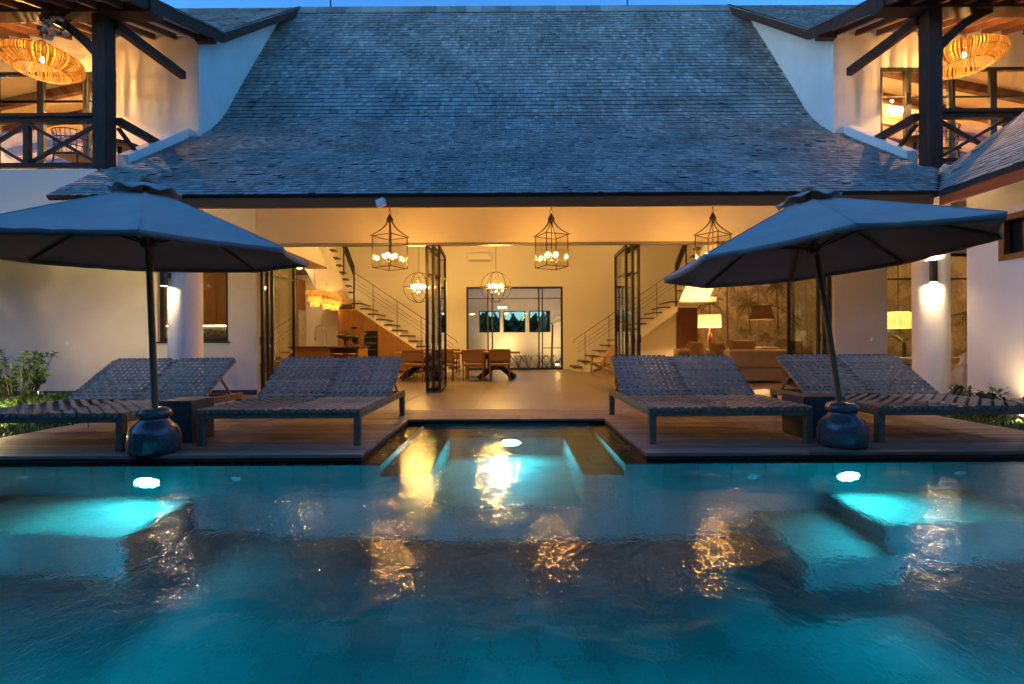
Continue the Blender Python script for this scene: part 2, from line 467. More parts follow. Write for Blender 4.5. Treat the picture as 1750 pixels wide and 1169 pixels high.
# --- water
def watermat():
    m, n, l, out = newmat('pool_water')
    gl = n.new('ShaderNodeBsdfGlass'); gl.inputs['IOR'].default_value = 1.20; gl.inputs['Roughness'].default_value = 0.01
    gl.inputs['Color'].default_value = (0.96, 0.99, 1.0, 1)
    ge = n.new('ShaderNodeNewGeometry')
    def noise(scale, det, st=(1, 1, 1)):
        mp = n.new('ShaderNodeMapping'); mp.inputs['Scale'].default_value = st
        l.new(ge.outputs['Position'], mp.inputs[0])
        z = n.new('ShaderNodeTexNoise'); z.inputs['Scale'].default_value = scale; z.inputs['Detail'].default_value = det
        l.new(mp.outputs[0], z.inputs['Vector'])
        return z.outputs['Fac']
    def mul(a, f):
        q = n.new('ShaderNodeMath'); q.operation = 'MULTIPLY'; q.inputs[1].default_value = f; l.new(a, q.inputs[0]); return q.outputs[0]
    def add(a, b_):
        q = n.new('ShaderNodeMath'); q.operation = 'ADD'; l.new(a, q.inputs[0]); l.new(b_, q.inputs[1]); return q.outputs[0]
    h = add(add(mul(noise(2.6, 2), 0.012), mul(noise(11, 2, (1, .8, 1)), 0.0030)), mul(noise(50, 1.5, (1.15, .6, 1)), 0.0024))
    bp = n.new('ShaderNodeBump'); bp.inputs['Strength'].default_value = 1.0; bp.inputs['Distance'].default_value = 1.0
    l.new(h, bp.inputs['Height']); l.new(bp.outputs[0], gl.inputs['Normal'])
    l.new(gl.outputs[0], out.inputs['Surface'])
    va = n.new('ShaderNodeVolumeAbsorption'); va.inputs[0].default_value = (0.02, 0.70, 0.80, 1); va.inputs[1].default_value = 0.95
    l.new(va.outputs[0], out.inputs['Volume'])
    return m
M['water'] = watermat()
T = [(-9.1, 0.5), (9.1, 0.5), (9.1, 4.445), (1.225, 4.445), (1.225, 6.455), (-1.385, 6.455), (-1.385, 4.445), (-9.1, 4.445)]
tag(MB().prism(T, 'z', -1.52, WZ).build('water', M['water']), kind='structure')

# --- timber deck, plank by plank
deck = bpy.data.objects.new('deck', None); COL.objects.link(deck); deck['kind'] = 'structure'; ORG[deck] = Vector((0, 0, 0))
d = MB()
d.box(-5.6, -1.40, 4.47, 7.30, -0.066, -0.034); d.box(1.24, 5.72, 4.47, 7.30, -0.066, -0.034); d.box(-1.40, 1.24, 6.63, 7.30, -0.066, -0.034)
d.build('joist_bed', M['underlay'], deck)
d = MB()
d.box(-5.6, -1.385, 4.446, 4.47, -0.10, -0.033); d.box(1.225, 5.72, 4.446, 4.47, -0.10, -0.033)
d.box(-1.405, -1.383, 4.47, 6.46, -0.10, -0.033); d.box(1.223, 1.245, 4.47, 6.46, -0.10, -0.033); d.box(-1.383, 1.223, 6.458, 6.48, -0.10, -0.033)
d.build('edge_board', M['dark_wood'], deck)
rp_ = random.Random(3)
def planks(x0, x1, y):
    x = x0
    while x < x1 - 0.05:
        ln = rp_.choice([1.5, 1.8, 2.1, 2.4])
        e = min(x1, x + ln)
        if x1 - e < 0.5: e = x1
        dz = rp_.uniform(-0.0012, 0.0012)
        MB().box(x + .0015, e - .0015, y + .003, y + .097, -0.032, dz).build('plank', M['deck'], deck, bevel=.003)
        x = e
y = 4.436
while y < 7.27:
    if y < 6.43:
        planks(-5.6, -1.38, y); planks(1.22, 5.72, y)
    else:
        planks(-5.6, 5.72, y)
    y += 0.1
MB().box(-5.6, 5.72, 7.275, 7.345, -0.05, -0.012).build('drain_channel', M['drain'], deck)

# --- tiled terrace and hall floor, tile by tile
terrace = MB()
terrace.box(-6.62, 7.62, 7.35, 9.7, -0.06, -0.006); terrace.box(-11, 11.4, 9.7, 18.0, -0.06, -0.006); terrace.box(-6, 7, 18.0, 20.3, -0.06, -0.006)
terrace = tag(terrace.build('floor', M['grout']), kind='structure')
for j in range(9):
    for i in range(-4, 15):
        x0, x1 = -6.6 + 1.2 * i, -5.4 + 1.2 * i
        y0, y1 = 7.352 + 1.2 * j, 8.552 + 1.2 * j
        lo, hi = (-6.6, 7.6) if j < 2 else (-10.9, 11.2)
        x0, x1 = max(x0, lo), min(x1, hi); y1 = min(y1, 17.8)
        if x1 - x0 < 0.2: continue
        MB().box(x0 + .002, x1 - .002, y0 + .002, y1 - .002, -0.0055, 0.0).build('tile', M['tile'], terrace)
MB().box(-6, 7, 18.01, 20.2, -0.0055, -0.001).build('courtyard_slab', M['tile'], terrace)

# ================================================================== the villa
villa = thing('villa', (XC, 9.7, 0), 'white villa with steep grey wooden shingle roof, open lit hall and two balconies', 'house')

def part(mb, name, m, parent=None, **k):
    return mb.build(name, M[m] if isinstance(m, str) else m, parent or villa, **k)

def interp(pts, t):
    for (a, b), (c, d_) in zip(pts, pts[1:]):
        if t <= c: return b + (d_ - b) * (t - a) / (c - a)
    return pts[-1][1]

# --- shingled surfaces
unit = bpy.data.meshes.new('shingle')
unit.from_pydata([(-.5,0,0),(.5,0,0),(.5,1,0),(-.5,1,0),(-.5,0,1),(.5,0,1),(.5,1,.45),(-.5,1,.45)], [],
                 [(3,2,1,0),(4,5,6,7),(0,1,5,4),(1,2,6,5),(2,3,7,6),(3,0,4,7)])
unit.materials.append(M['shingle'])

def shingles(roof, prof, lim, expo, frame, n_single, seed, wmin=.07, wmax=.12):
    """prof: (run, height) up the slope; lim(run) -> (lo, hi) across; frame(across, run, height) -> point."""
    rnd = random.Random(seed)
    seg = []
    for (a, b), (c, d_) in zip(prof, prof[1:]):
        seg.append((a, b, c, d_, math.hypot(c - a, d_ - b)))
    total = sum(s_[4] for s_ in seg)
    def at(s_):
        for a, b, c, d_, L in seg:
            if s_ <= L: return a + (c - a) * s_ / L, b + (d_ - b) * s_ / L, (c - a) / L, (d_ - b) / L
            s_ -= L
        a, b, c, d_, L = seg[-1]
        return c, d_, (c - a) / L, (d_ - b) / L
    s_ = 0.0; single = 0
    vs, fs, tone = [], [], []
    og = ORG[roof]
    while s_ < total - 0.03:
        run, hgt, tr, th_ = at(s_)
        e = expo(run)
        lo, hi = lim(run)
        x = lo + rnd.uniform(-.05, 0)
        sag = 0.006 * math.sin(s_ * 5.1)
        while x < hi:
            w = rnd.uniform(wmin, wmax)
            xa, xb = max(x, lo), min(x + w, hi)
            x += w
            if xb - xa < .02: continue
            jit = rnd.gauss(0, .006)
            steep = max(0.0, min(1.0, (th_/max(tr, .01) - .9)/.5))
            lift = .012 + .009*steep + abs(rnd.gauss(0, .003)) + (rnd.uniform(.008, .02) if rnd.random() < .02 else 0)
            ln = e * 1.75
            T_ = (frame(0, run + tr, hgt + th_) - frame(0, run, hgt)).normalized()
            A = (frame(1, run, hgt) - frame(0, run, hgt)).normalized()
            N = A.cross(T_)
            if N.z < 0: N = -N
            skew = rnd.gauss(0, .012)
            c = frame((xa + xb) / 2, run, hgt) + T_ * (jit + sag) + N * (lift - .009 - .005*steep)
            T2 = (T_ - N * ((lift - .004) / ln) + A * skew).normalized()
            N2 = A.cross(T2)
            if N2.z < 0: N2 = -N2
            A2 = T2.cross(N2)
            th = .009 + .007*steep
            if single < n_single and xb - xa > .05:
                o = bpy.data.objects.new('shingle', unit); COL.objects.link(o); o.parent = roof
                mt = Matrix((A2, T2, N2)).transposed().to_4x4()
                o.matrix_basis = Matrix.Translation(c - og) @ mt @ Matrix.Diagonal((xb - xa - .006, ln, th, 1))
                single += 1
            else:
                n0 = len(vs); hw = (xb - xa - .006) / 2
                for dx, dy, dz in ((-1,0,0),(1,0,0),(1,1,0),(-1,1,0),(-1,0,1),(1,0,1),(1,1,.45),(-1,1,.45)):
                    q = c - og + A2 * (dx * hw) + T2 * (dy * ln) + N2 * (dz * th)
                    vs.append((q.x, q.y, q.z))
                fs += [(n0+4,n0+5,n0+6,n0+7),(n0,n0+1,n0+5,n0+4),(n0+1,n0+2,n0+6,n0+5),(n0+3,n0,n0+4,n0+7)]
                tone += [rnd.random()] * 4
        s_ += e
    me = bpy.data.meshes.new('shingle_courses'); me.from_pydata(vs, [], fs)
    at_ = me.attributes.new('tone', 'FLOAT', 'FACE'); at_.data.foreach_set('value', tone)
    me.materials.append(M['shingle_mass'])
    o = bpy.data.objects.new('shingle_courses', me); COL.objects.link(o); o.parent = roof; o['kind'] = 'stuff'

def smooth_prof(pts, k=6):
    out = []
    n = len(pts)
    for i in range(n - 1):
        p0 = pts[max(i-1, 0)]; p1 = pts[i]; p2 = pts[i+1]; p3 = pts[min(i+2, n-1)]
        for j in range(k):
            t = j / k
            q = []
            for a in (0, 1):
                q.append(0.5 * (2*p1[a] + (p2[a]-p0[a])*t + (2*p0[a]-5*p1[a]+4*p2[a]-p3[a])*t*t + (3*p1[a]-p0[a]-3*p2[a]+p3[a])*t**3))
            out.append(tuple(q))
    out.append(pts[-1])
    return out

MAIN = smooth_prof([(7.0, 3.165), (8.2, 4.07), (9.6, 5.06), (10.5, 5.86), (11.2, 6.88), (12.0, 8.05), (12.8, 9.22), (13.6, 10.36)])
def main_lim(yv):
    lo = -6.71 if yv < 7.93 else (-6.42 if yv < 9.74 else -6.255)
    if yv < 7.0: hi = 6.16
    elif yv < 7.8: hi = 6.16 + (yv - 7.0) * .88
    else: hi = 6.66 if yv < 9.74 else 6.475
    return lo, hi
roof = MB()
for (a, b), (c, d_) in zip(MAIN, MAIN[1:]):
    (l0, h0), (l1, h1) = main_lim(a + .001), main_lim(c - .001)
    t = Vector((0, c - a, d_ - b)).normalized(); nn = Vector((0, -t.z, t.y)) * -.07
    roof.add([(l0,a,b),(h0,a,b),(h1,c,d_),(l1,c,d_),(l0,a+nn.y,b+nn.z),(h0,a+nn.y,b+nn.z),(h1,c+nn.y,d_+nn.z),(l1,c+nn.y,d_+nn.z)],
             [(0,1,2,3),(7,6,5,4),(0,4,5,1),(1,5,6,2),(3,2,6,7),(0,3,7,4)])
main_roof = part(roof, 'main_roof', 'underlay')
shingles(main_roof, MAIN, main_lim, lambda yv: .095 if yv < 9.6 else min(.15, .095 + (yv - 9.6) * .05),
         lambda x, r_, h: Vector((x, r_, h)), 300, 11)
# ridge caps and lightning rods
for k in range(30):
    x0 = -6.2 + k * .4145
    MB().prism([(13.40, 10.16), (13.6, 10.44), (13.8, 10.16), (13.8, 10.13), (13.6, 10.40), (13.40, 10.13)], 'x', x0, x0 + .41).build('ridge_cap', M['shingle'], main_roof)
for x in (-5.03, 3.28):
    MB().tube([(x, 13.6, 10.38), (x, 13.6, 12.2)], [.022, .008], 6).build('lightning_rod', M['black_metal'], main_roof)
# back slope closes the roof
part(MB().prism([(13.6, 10.33), (19.2, 4.6), (19.2, 4.5), (13.6, 10.2)], 'x', -6.25, 6.47), 'rear_slope', 'underlay')
# eave: fascia board, soffit
part(MB().box(-6.42, 6.12, 7.03, 7.09, 2.985, 3.125), 'fascia_board', 'fascia_wood', bevel=.006)
part(MB().box(-6.42, -6.36, 7.09, 7.95, 2.985, 3.125), 'fascia_board', 'fascia_wood')
so = MB()
pts = [(a, b) for a, b in MAIN if 7.05 < a < 9.8]
for (a, b), (c, d_) in zip(pts, pts[1:]):
    so.quad((-6.35, a, b - .14), (6.66, a, b - .14), (6.66, c, d_ - .14), (-6.35, c, d_ - .14))
part(so, 'soffit', 'plaster_in')

# --- ground-floor front wall (plane y = 9.7), with the kitchen window
w = MB()
w.box(-13, -7.08, 9.7, 9.95, 0, 3.9); w.box(-5.67, -5.10, 9.7, 9.95, 0, 4.9); w.box(-7.08, -5.67, 9.7, 9.95, 0, 1.06)
w.box(-7.08, -5.67, 9.7, 9.95, 2.75, 3.9)
part(w, 'wall', 'plaster')
part(MB().box(-5.1, 6.45, 9.72, 9.95, 3.02, 4.95), 'header_wall', 'plaster_in')
part(MB().box(6.45, 7.5, 9.7, 9.95, 0, 4.9), 'wall', 'plaster')
part(MB().box(7.5, 13, 9.7, 9.95, 2.75, 3.9), 'wall', 'plaster')
part(MB().box(9.35, 13, 9.7, 9.95, 0, 2.75), 'wall', 'plaster')
part(MB().box(-5.1, 6.45, 9.76, 9.88, 2.975, 3.018), 'door_track', 'alu')
for x0, x1 in ((-13, -5.1), (6.45, 7.5)):
    part(MB().box(x0, x1, 9.685, 9.7, 0.0, 0.09), 'skirting', 'basalt')

def framed(name, x0, x1, z0, z1, yv, xs, zs, parent=None, t=.05, dp=.06, m='black_metal', glass='glass'):
    """window in the plane y = yv: outer frame, mullions at xs, transoms at zs, one pane per opening"""
    f = MB()
    f.box(x0, x1, yv - dp/2, yv + dp/2, z1 - t, z1); f.box(x0, x1, yv - dp/2, yv + dp/2, z0, z0 + t)
    f.box(x0, x0 + t, yv - dp/2, yv + dp/2, z0 + t, z1 - t); f.box(x1 - t, x1, yv - dp/2, yv + dp/2, z0 + t, z1 - t)
    fr = part(f, name, m, parent)
    ex = [x0 + t/2] + [a for a, _ in xs] + [x1 - t/2]
    for a, tw in xs:
        MB().box(a - tw/2, a + tw/2, yv - dp/2 + .004, yv + dp/2 - .004, z0 + t, z1 - t).build('mullion', M[m], fr)
    ez = [z0 + t/2] + list(zs) + [z1 - t/2]
    for i in range(len(ex) - 1):
        for zz in zs:
            MB().box(ex[i] + .02, ex[i+1] - .02, yv - .017, yv + .017, zz - .014, zz + .014).build('transom', M[m], fr)
        for k in range(len(ez) - 1):
            MB().box(ex[i] + .01, ex[i+1] - .01, yv - .004, yv + .004, ez[k] + .005, ez[k+1] - .005).build('pane', M[glass], fr)
    return fr
framed('window', -7.08, -5.67, 1.06, 2.75, 9.80, [], [], t=.08)
part(MB().box(-7.12, -5.63, 9.66, 9.7, 1.03, 1.058), 'window_sill', 'black_metal')
framed('window', 7.5, 8.55, 0.0, 2.75, 9.82, [], [2.25, .52], t=.045)
framed('window', 8.56, 9.35, 0.0, 2.75, 9.82, [], [2.25], t=.045)

# --- porch columns with nothing but plaster
for x in (-5.34, 6.86):
    c = MB().lathe([(.245, 0.0), (.245, 3.52)], 40, (x, 7.95, 0))
    part(c, 'column', 'plaster', smooth=True)

# --- folding doors, stacked open in four bundles
def fold(x_near, x_far):
    for xn, xf in zip(x_near, x_far):
        a, b = Vector((xn, 9.80, 0)), Vector((xf, 10.92, 0))
        t = (b - a).normalized()
        f = MB()
        for q in (a, b):
            f.beam(q + V(0, 0, .02), q + V(0, 0, 2.97), .052, .055, up=t)
        for z in (.055, 2.94):
            f.beam(a + V(0, 0, z), b + V(0, 0, z), .05, .07)
        dr = part(f, 'folding_door', 'black_metal')
        for z in (.62, 2.42):
            MB().beam(a + V(0, 0, z), b + V(0, 0, z), .03, .03).build('glazing_bar', M['black_metal'], dr)
        for z0, z1 in ((.09, .605), (.635, 2.405), (2.435, 2.905)):
            MB().beam(a + t*.03 + V(0, 0, (z0+z1)/2), b - t*.03 + V(0, 0, (z0+z1)/2), .008, z1 - z0).build('pane', M['glass'], dr)
        MB().box(xn - .035, xn + .035, 9.765, 9.785, 1.0, 1.16).build('hinge', M['black_metal'], dr)
fold([-5.03, -4.92, -4.83], [-4.99, -4.94, -4.90])
fold([-1.71, -1.585, -1.46], [-1.60, -1.55, -1.50])
fold([2.31, 2.44, 2.56], [2.34, 2.39, 2.44])
fold([6.18, 6.30, 6.40], [6.22, 6.27, 6.33])

# --- hall shell
hz = 5.15
lz = 3.66
w = MB()
w.box(-11, -6.6, 17.8, 18.0, 0, lz); w.box(-6.6, -1.67, 17.8, 18.0, 0, hz); w.box(1.87, 6.8, 17.8, 18.0, 0, hz); w.box(6.8, 11.2, 17.8, 18.0, 0, lz); w.box(-1.67, 1.87, 17.8, 18.0, 3.05, hz)
part(w, 'rear_wall', 'plaster_in')
part(MB().box(-11.2, -11, 9.95, 18, 0, lz), 'side_wall', 'plaster_in')
part(MB().box(11.2, 11.4, 9.95, 18, 0, lz), 'side_wall', 'plaster_in')
part(MB().box(-6.6, 6.8, 9.96, 18, hz, hz + .1), 'hall_ceiling', 'plaster_in')
part(MB().box(-6.6, -6.4, 14.01, 17.8, lz, hz), 'upper_hall_wall', 'plaster_in')
part(MB().box(6.6, 6.8, 14.01, 17.8, lz, hz), 'upper_hall_wall', 'plaster_in')
part(MB().box(6.72, 11.2, 9.96, 17.8, 3.64, 3.69), 'living_ceiling', 'plaster_in')
part(MB().box(-11, -6.37, 16.6, 17.8, 3.64, 3.69), 'passage_ceiling', 'plaster_in')
part(MB().box(-6.25, -5.72, 9.96, 16.6, 3.37, 4.3), 'mezzanine_edge', 'plaster_in')
part(MB().box(-11, -6.255, 9.96, 16.6, 3.37, 3.66), 'mezzanine_slab', 'plaster_in')
kc = part(MB().box(-10.99, -5.75, 9.97, 16.58, 3.345, 3.368), 'kitchen_ceiling', 'oak_ceiling')
for k in range(17):
    MB().box(-10.98, -5.76, 9.98 + k*.388, 9.98 + k*.388 + .382, 3.335, 3.345).build('ceiling_board', M['oak_ceiling'], kc)
# rear sliding doors
framed('sliding_door', -1.67, 1.87, 0.0, 3.05, 17.86, [(-.88, .05), (-.72, .05), (.99, .05), (1.12, .04)], [2.62], t=.07, dp=.09)
part(MB().box(1.16, 1.80, 17.84, 17.88, .78, .81), 'glazing_bar', 'black_metal')

# --- two staircases along the rear wall
def stair(s):
    X = lambda dd: XC + s * dd
    st = part(MB().prism([(X(2.02), 0)] + sum([[(X(2.02 + .274*k), .125 + .185*k), (X(2.02 + .274*(k+1)), .125 + .185*k)] for k in range(13)], [])
              + [(X(5.582), 2.10), (X(5.582), 2.02), (X(2.62), .0)], 'y', 16.66, 17.79), 'staircase', 'plaster_in')
    for k in range(13):
        z = .125 + .185*k; x = 2.02 + .274*k
        xa, xb = sorted((X(x - .03), X(x + .277)))
        MB().box(xa, xb, 16.60, 17.78, z + .001, z + .042).build('tread', M['tread'], st)
    rl = MB()
    for off, r in ((1.0, .011), (.78, .006), (.64, .006), (.50, .006)):
        pts = [(X(2.12), 16.63, .15 + off), (X(5.50), 16.63, .15 + off + 3.38*.675)]
        if off == 1.0: pts = [(X(1.98), 16.63, .98), (X(2.02), 16.63, 1.08)] + pts
        rl.tube(pts, r, 6)
    for k in range(1, 13, 3):
        x = 2.02 + .274*k + .1
        z = .125 + .185*k
        rl.tube([(X(x), 16.63, z - .12), (X(x), 16.63, .15 + 1.0 + (x - 2.12)*.675)], .011, 6)
    rl.build('railing', M['black_metal'], st)
    # landing and the upper flight that turns towards the pool
    MB().box(*sorted((X(5.585), X(6.9))), 16.62, 17.79, 2.36, 2.54).build('landing', M['plaster_in'], st)
    up = MB()
    up.beam((X(5.5), 16.6, 2.2), (X(5.5), 16.6, 3.66), .045, .045)
    for off in (0, -.16, -.32):
        up.beam((X(5.5), 16.6, 3.64 + off), (X(5.5), 14.6, 5.1 + off), .04, .045)
    up.beam((X(5.5), 15.6, 3.2), (X(5.5), 15.6, 4.35), .035, .035)
    up.build('upper_railing', M['black_metal'], st)
    for k in range(8):
        y0 = 16.55 - .27*k
        MB().box(*sorted((X(5.46), X(6.6))), y0 - .28, y0, 2.7 + .185*k, 2.74 + .185*k).build('tread', M['tread'], st)
    MB().prism([(16.6, 2.36), (16.6, 2.54), (14.4, 4.10), (14.4, 3.86)], 'x', *sorted((X(5.60), X(6.55)))).build('stair_soffit', M['plaster_in'], st)
stair(-1); stair(1)

# --- interior door and printed mural beyond the right stair
dd = part(MB().box(6.02, 6.78, 17.74, 17.795, 0, 2.24), 'panel_door', 'mahogany', bevel=.006)
for z0, z1 in ((.12, .72), (.82, 1.02), (1.12, 2.1)):
    MB().box(6.14, 6.66, 17.722, 17.739, z0, z1).build('door_panel', M['mahogany'], dd, bevel=.012)

def muralmat():
    m, n, l, out = newmat('mural')
    b = n.new('ShaderNodeBsdfPrincipled'); b.inputs['Roughness'].default_value = .8
    ge = n.new('ShaderNodeNewGeometry')
    sx = n.new('ShaderNodeSeparateXYZ'); l.new(ge.outputs['Position'], sx.inputs[0])
    nz = n.new('ShaderNodeTexNoise'); nz.inputs['Scale'].default_value = 2.4; nz.inputs['Detail'].default_value = 10; nz.inputs['Roughness'].default_value = .68
    l.new(ge.outputs['Position'], nz.inputs['Vector'])
    mr = n.new('ShaderNodeMapRange'); mr.inputs[1].default_value = 3.1; mr.inputs[2].default_value = .6; mr.inputs[3].default_value = -.12; mr.inputs[4].default_value = .16
    l.new(sx.outputs[2], mr.inputs[0])
    ad = n.new('ShaderNodeMath'); ad.operation = 'ADD'; l.new(nz.outputs['Fac'], ad.inputs[0]); l.new(mr.outputs[0], ad.inputs[1])
    rp = n.new('ShaderNodeValToRGB'); e = rp.color_ramp.elements
    e[0].position = .40; e[0].color = (.74, .66, .58, 1); e[1].position = .68; e[1].color = (.25, .22, .19, 1)
    x = e.new(.47); x.color = (.52, .46, .39, 1); x = e.new(.53); x.color = (.38, .335, .29, 1); x = e.new(.6); x.color = (.50, .45, .395, 1)
    l.new(ad.outputs[0], rp.inputs[0]); l.new(rp.outputs[0], b.inputs['Base Color']); l.new(b.outputs[0], out.inputs[0])
    return m
M['mural'] = muralmat()
M['print_grey'] = pm('print_grey', (.13, .115, .095), (.25, .22, .185), 20, .8, 0)
M['print_pale'] = pm('print_pale', (.33, .29, .245), (.42, .37, .32), 20, .8, 0)
mural = part(MB().box(6.79, 11.19, 17.775, 17.796, 0.09, 3.63), 'mural', 'mural')
part(MB().box(11.18, 11.199, 11.6, 17.4, 0.09, 3.63), 'mural', 'mural')
def palm_print(x, z0, z1, sp, m, seed):
    rr = random.Random(seed); b = MB(); yy = 17.7735
    tw = .022 + sp*.02
    lean = rr.uniform(-.12, .12)
    b.quad((x - tw, yy, z0), (x + tw, yy, z0), (x + lean + tw*.7, yy, z1), (x + lean - tw*.7, yy, z1))
    for k in range(11):
        a = R(-35 + 250*k/10 + rr.uniform(-8, 8)); L = sp*rr.uniform(.75, 1.1)
        prev = Vector((x + lean, z1)); dr = Vector((math.cos(a), math.sin(a)))
        for j in range(7):
            nx = prev + dr*(L/7); dr = (dr + Vector((0, -.2))).normalized()
            pr = Vector((-dr.y, dr.x))
            for sg in (-1, 1):
                q = prev + pr*sg*L*.20*(1 - j/8) + dr*.06*L
                yq = yy - .0002*(k + 11*((j + sg) % 2)) - .00002*j
                b.add([(prev.x, yq, prev.y), (nx.x, yq, nx.y), (q.x, yq, q.y)], [(0, 1, 2)])
            prev = nx
    b.build('palm_print', M[m], mural)
for i, (x, z0, z1, sp, m_) in enumerate([(7.25, 1.0, 2.45, .55, 'print_grey'), (7.9, .9, 3.3, .75, 'print_grey'), (8.25, .9, 2.6, .5, 'print_pale'),
        (8.75, 1.2, 2.35, .55, 'print_grey'), (9.05, 1.0, 2.9, .6, 'print_pale'), (9.75, 1.5, 3.0, .6, 'print_grey'), (10.4, 1.0, 2.5, .5, 'print_pale'), (10.8, 1.0, 3.2, .6, 'print_grey')]):
    palm_print(x, z0, z1, sp, m_, 40 + i)

# --- courtyard behind the hall
wins = ((-1.36, -.50), (-.36, .56), (.72, 1.60))
w = MB(); w.box(-6, 7, 20.2, 20.45, 0, 1.42); w.box(-6, 7, 20.2, 20.45, 2.32, 5.0)
for a, b in zip([-6] + [q[1] for q in wins], [q[0] for q in wins] + [7]): w.box(a, b, 20.2, 20.45, 1.42, 2.32)
part(w, 'courtyard_wall', 'plaster')
for x0, x1 in wins:
    framed('courtyard_window', x0, x1, 1.42, 2.32, 20.25, [], [], t=.04)

# --- upper wings with balconies
UP = [(7.35, 6.47), (8.4, 6.82), (9.95, 7.38), (13.6, 10.40)]
def wing(s, wd_, lampd):
    X = lambda dd: XC + s * dd
    S = lambda a, b: tuple(sorted((X(a), X(b))))
    # side wall that the big roof dies into
    part(MB().prism([(9.75, 3.4), (14, 3.4), (14, 9.9), (13.6, 10.22), (10.0, 7.24), (9.75, 7.16)], 'x', *S(6.37, 6.60)), 'wing_side_wall', 'plaster')
    # balcony rear wall and its windows
    w = MB(); w.box(*S(6.60, wd_), 9.75, 9.95, 3.86, 7.2); w.box(*S(wd_, 13), 9.75, 9.95, 6.5, 7.2)
    part(w, 'balcony_wall', 'plaster_in')
    x0, x1 = S(wd_, 13)
    mull = [x for x in ([-8.55 - .92*k for k in range(5)] if s < 0 else [8.0, 8.88, 9.72, 10.6, 11.5])]
    framed('balcony_window', x0, x1, 3.9, 6.5, 9.80, [(x, .13) for x in mull], [5.92], t=.06, dp=.07)
    # slab, white front beam, sloping kerb against the roof
    part(MB().box(*S(6.62, 13.2), 8.02, 9.75, 3.62, 3.86), 'balcony_slab', 'plaster')
    if s < 0: part(MB().box(*S(6.84, 13.2), 7.86, 8.02, 3.0, 3.858), 'balcony_beam', 'plaster')
    else: part(MB().box(*S(6.9, 13.2), 7.90, 8.02, 3.3, 3.858), 'balcony_beam', 'plaster')
    zr = lambda yv: interp(MAIN, yv)
    part(MB().prism([(8.19, zr(8.19) - .1), (9.74, zr(9.74) - .1), (9.74, zr(9.74) + .17), (8.19, zr(8.19) + .15)], 'x', *S(6.56, 6.76)), 'roof_kerb', 'plaster', bevel=.01)
    # post, head beam, tie beam, knee brace
    part(MB().box(*S(6.715, 6.935), 7.91, 8.13, 3.83, 6.42), 'post', 'dark_wood', bevel=.01)
    part(MB().box(*S(5.94, 13.2), 7.88, 8.16, 6.425, 6.66), 'head_beam', 'dark_wood', bevel=.01)
    part(MB().beam((X(6.70), 8.1, 6.34), (X(6.58), 9.6, 6.32), .11, .15), 'tie_beam', 'dark_wood')
    kb = MB(); pr = None
    for k in range(7):
        t = k/6
        q = Vector((X(6.93 + .85*t), 8.02, 5.82 + .62*t + .09*math.sin(math.pi*t)))
        if pr: kb.beam(pr, q + (q - pr)*.04, .13, .13)
        pr = q
    part(kb, 'knee_brace', 'dark_wood')
    # railing
    rl = part(MB().box(*S(6.937, 13), 7.92, 8.08, 4.74, 4.80), 'balcony_railing', 'dark_wood', bevel=.006)
    MB().box(*S(6.938, 13), 7.955, 8.045, 4.66, 4.738).build('rail', M['dark_wood'], rl)
    MB().box(*S(6.938, 13), 7.96, 8.04, 3.93, 4.0).build('rail', M['dark_wood'], rl)
    for k in range(5):
        dp_ = 8.03 + 1.13*k
        MB().box(*S(dp_, dp_ + .085), 7.962, 8.038, 4.001, 4.659).build('baluster', M['dark_wood'], rl)
        a = 6.94 if k == 0 else dp_ - 1.13 + .085
        MB().beam((X(a), 7.985, 4.02), (X(dp_), 7.985, 4.64), .045, .05).build('diagonal', M['dark_wood'], rl)
        MB().beam((X(a), 8.012, 4.64), (X(dp_), 8.012, 4.02), .045, .05).build('diagonal', M['dark_wood'], rl)
    MB().beam((X(6.66), 8.1, 4.74), (X(6.66), 8.98, 4.74), .10, .12).build('return_rail', M['dark_wood'], rl)
    MB().beam((X(6.66), 8.1, 4.62), (X(6.66), 8.62, 4.28), .05, .055).build('diagonal', M['dark_wood'], rl)
    # roof over the balcony: sheet, rafters below, bargeboard, shingles
    r_ = MB()
    for (a, b), (c, d_) in zip(UP, UP[1:]):
        x0, x1 = S(6.06, 14)
        r_.add([(x0,a,b),(x1,a,b),(x1,c,d_),(x0,c,d_),(x0,a,b-.07),(x1,a,b-.07),(x1,c,d_-.07),(x0,c,d_-.07)],
               [(0,1,2,3),(7,6,5,4),(0,4,5,1),(1,5,6,2),(3,2,6,7),(0,3,7,4)])
    ur = part(r_, 'wing_roof', 'plaster_in')
    for k in range(11):
        dx = 6.42 + .42*k
        MB().beam((X(dx), 7.4, 6.47 - .125), (X(dx), 9.74, 7.305 - .125), .065, .10).build('rafter', M['rafter'], ur)
    bb = [(7.3, 6.45), (9.98, 7.40), (13.62, 10.44)]
    for (a, b), (c, d_) in zip(bb, bb[1:]):
        MB().prism([(a, b - .20), (c, d_ - .20), (c, d_ + .03), (a, b + .03)], 'x', *S(5.985, 6.055)).build('bargeboard', M['dark_wood'], ur)
    MB().box(*S(6.0, 6.36), 9.62, 9.74, 7.02, 7.16).build('purlin_end', M['dark_wood'], ur)
    shingles(ur, UP[1:], lambda yv: S(5.96, 9.5), lambda yv: .13, lambda x, rr, h: Vector((x, rr, h + .01)), 0, 23 + s)
    # bedroom behind the glass
    w = MB(); w.box(*S(6.6, 13), 13.9, 14.05, 3.86, 8.2); w.box(*S(13, 13.2), 9.75, 14.05, 3.86, 7.2)
    part(w, 'bedroom_wall', 'plaster_in')
    part(MB().box(*S(6.6, 13), 9.96, 13.9, 3.70, 3.86), 'bedroom_floor', 'oak_ceiling')
    slope = lambda dd: 7.27 - (dd - 6.6) * .2
    c = MB(); c.quad((X(6.6), 9.95, slope(6.6)), (X(13), 9.95, slope(13)), (X(13), 13.9, slope(13)), (X(6.6), 13.9, slope(6.6)))
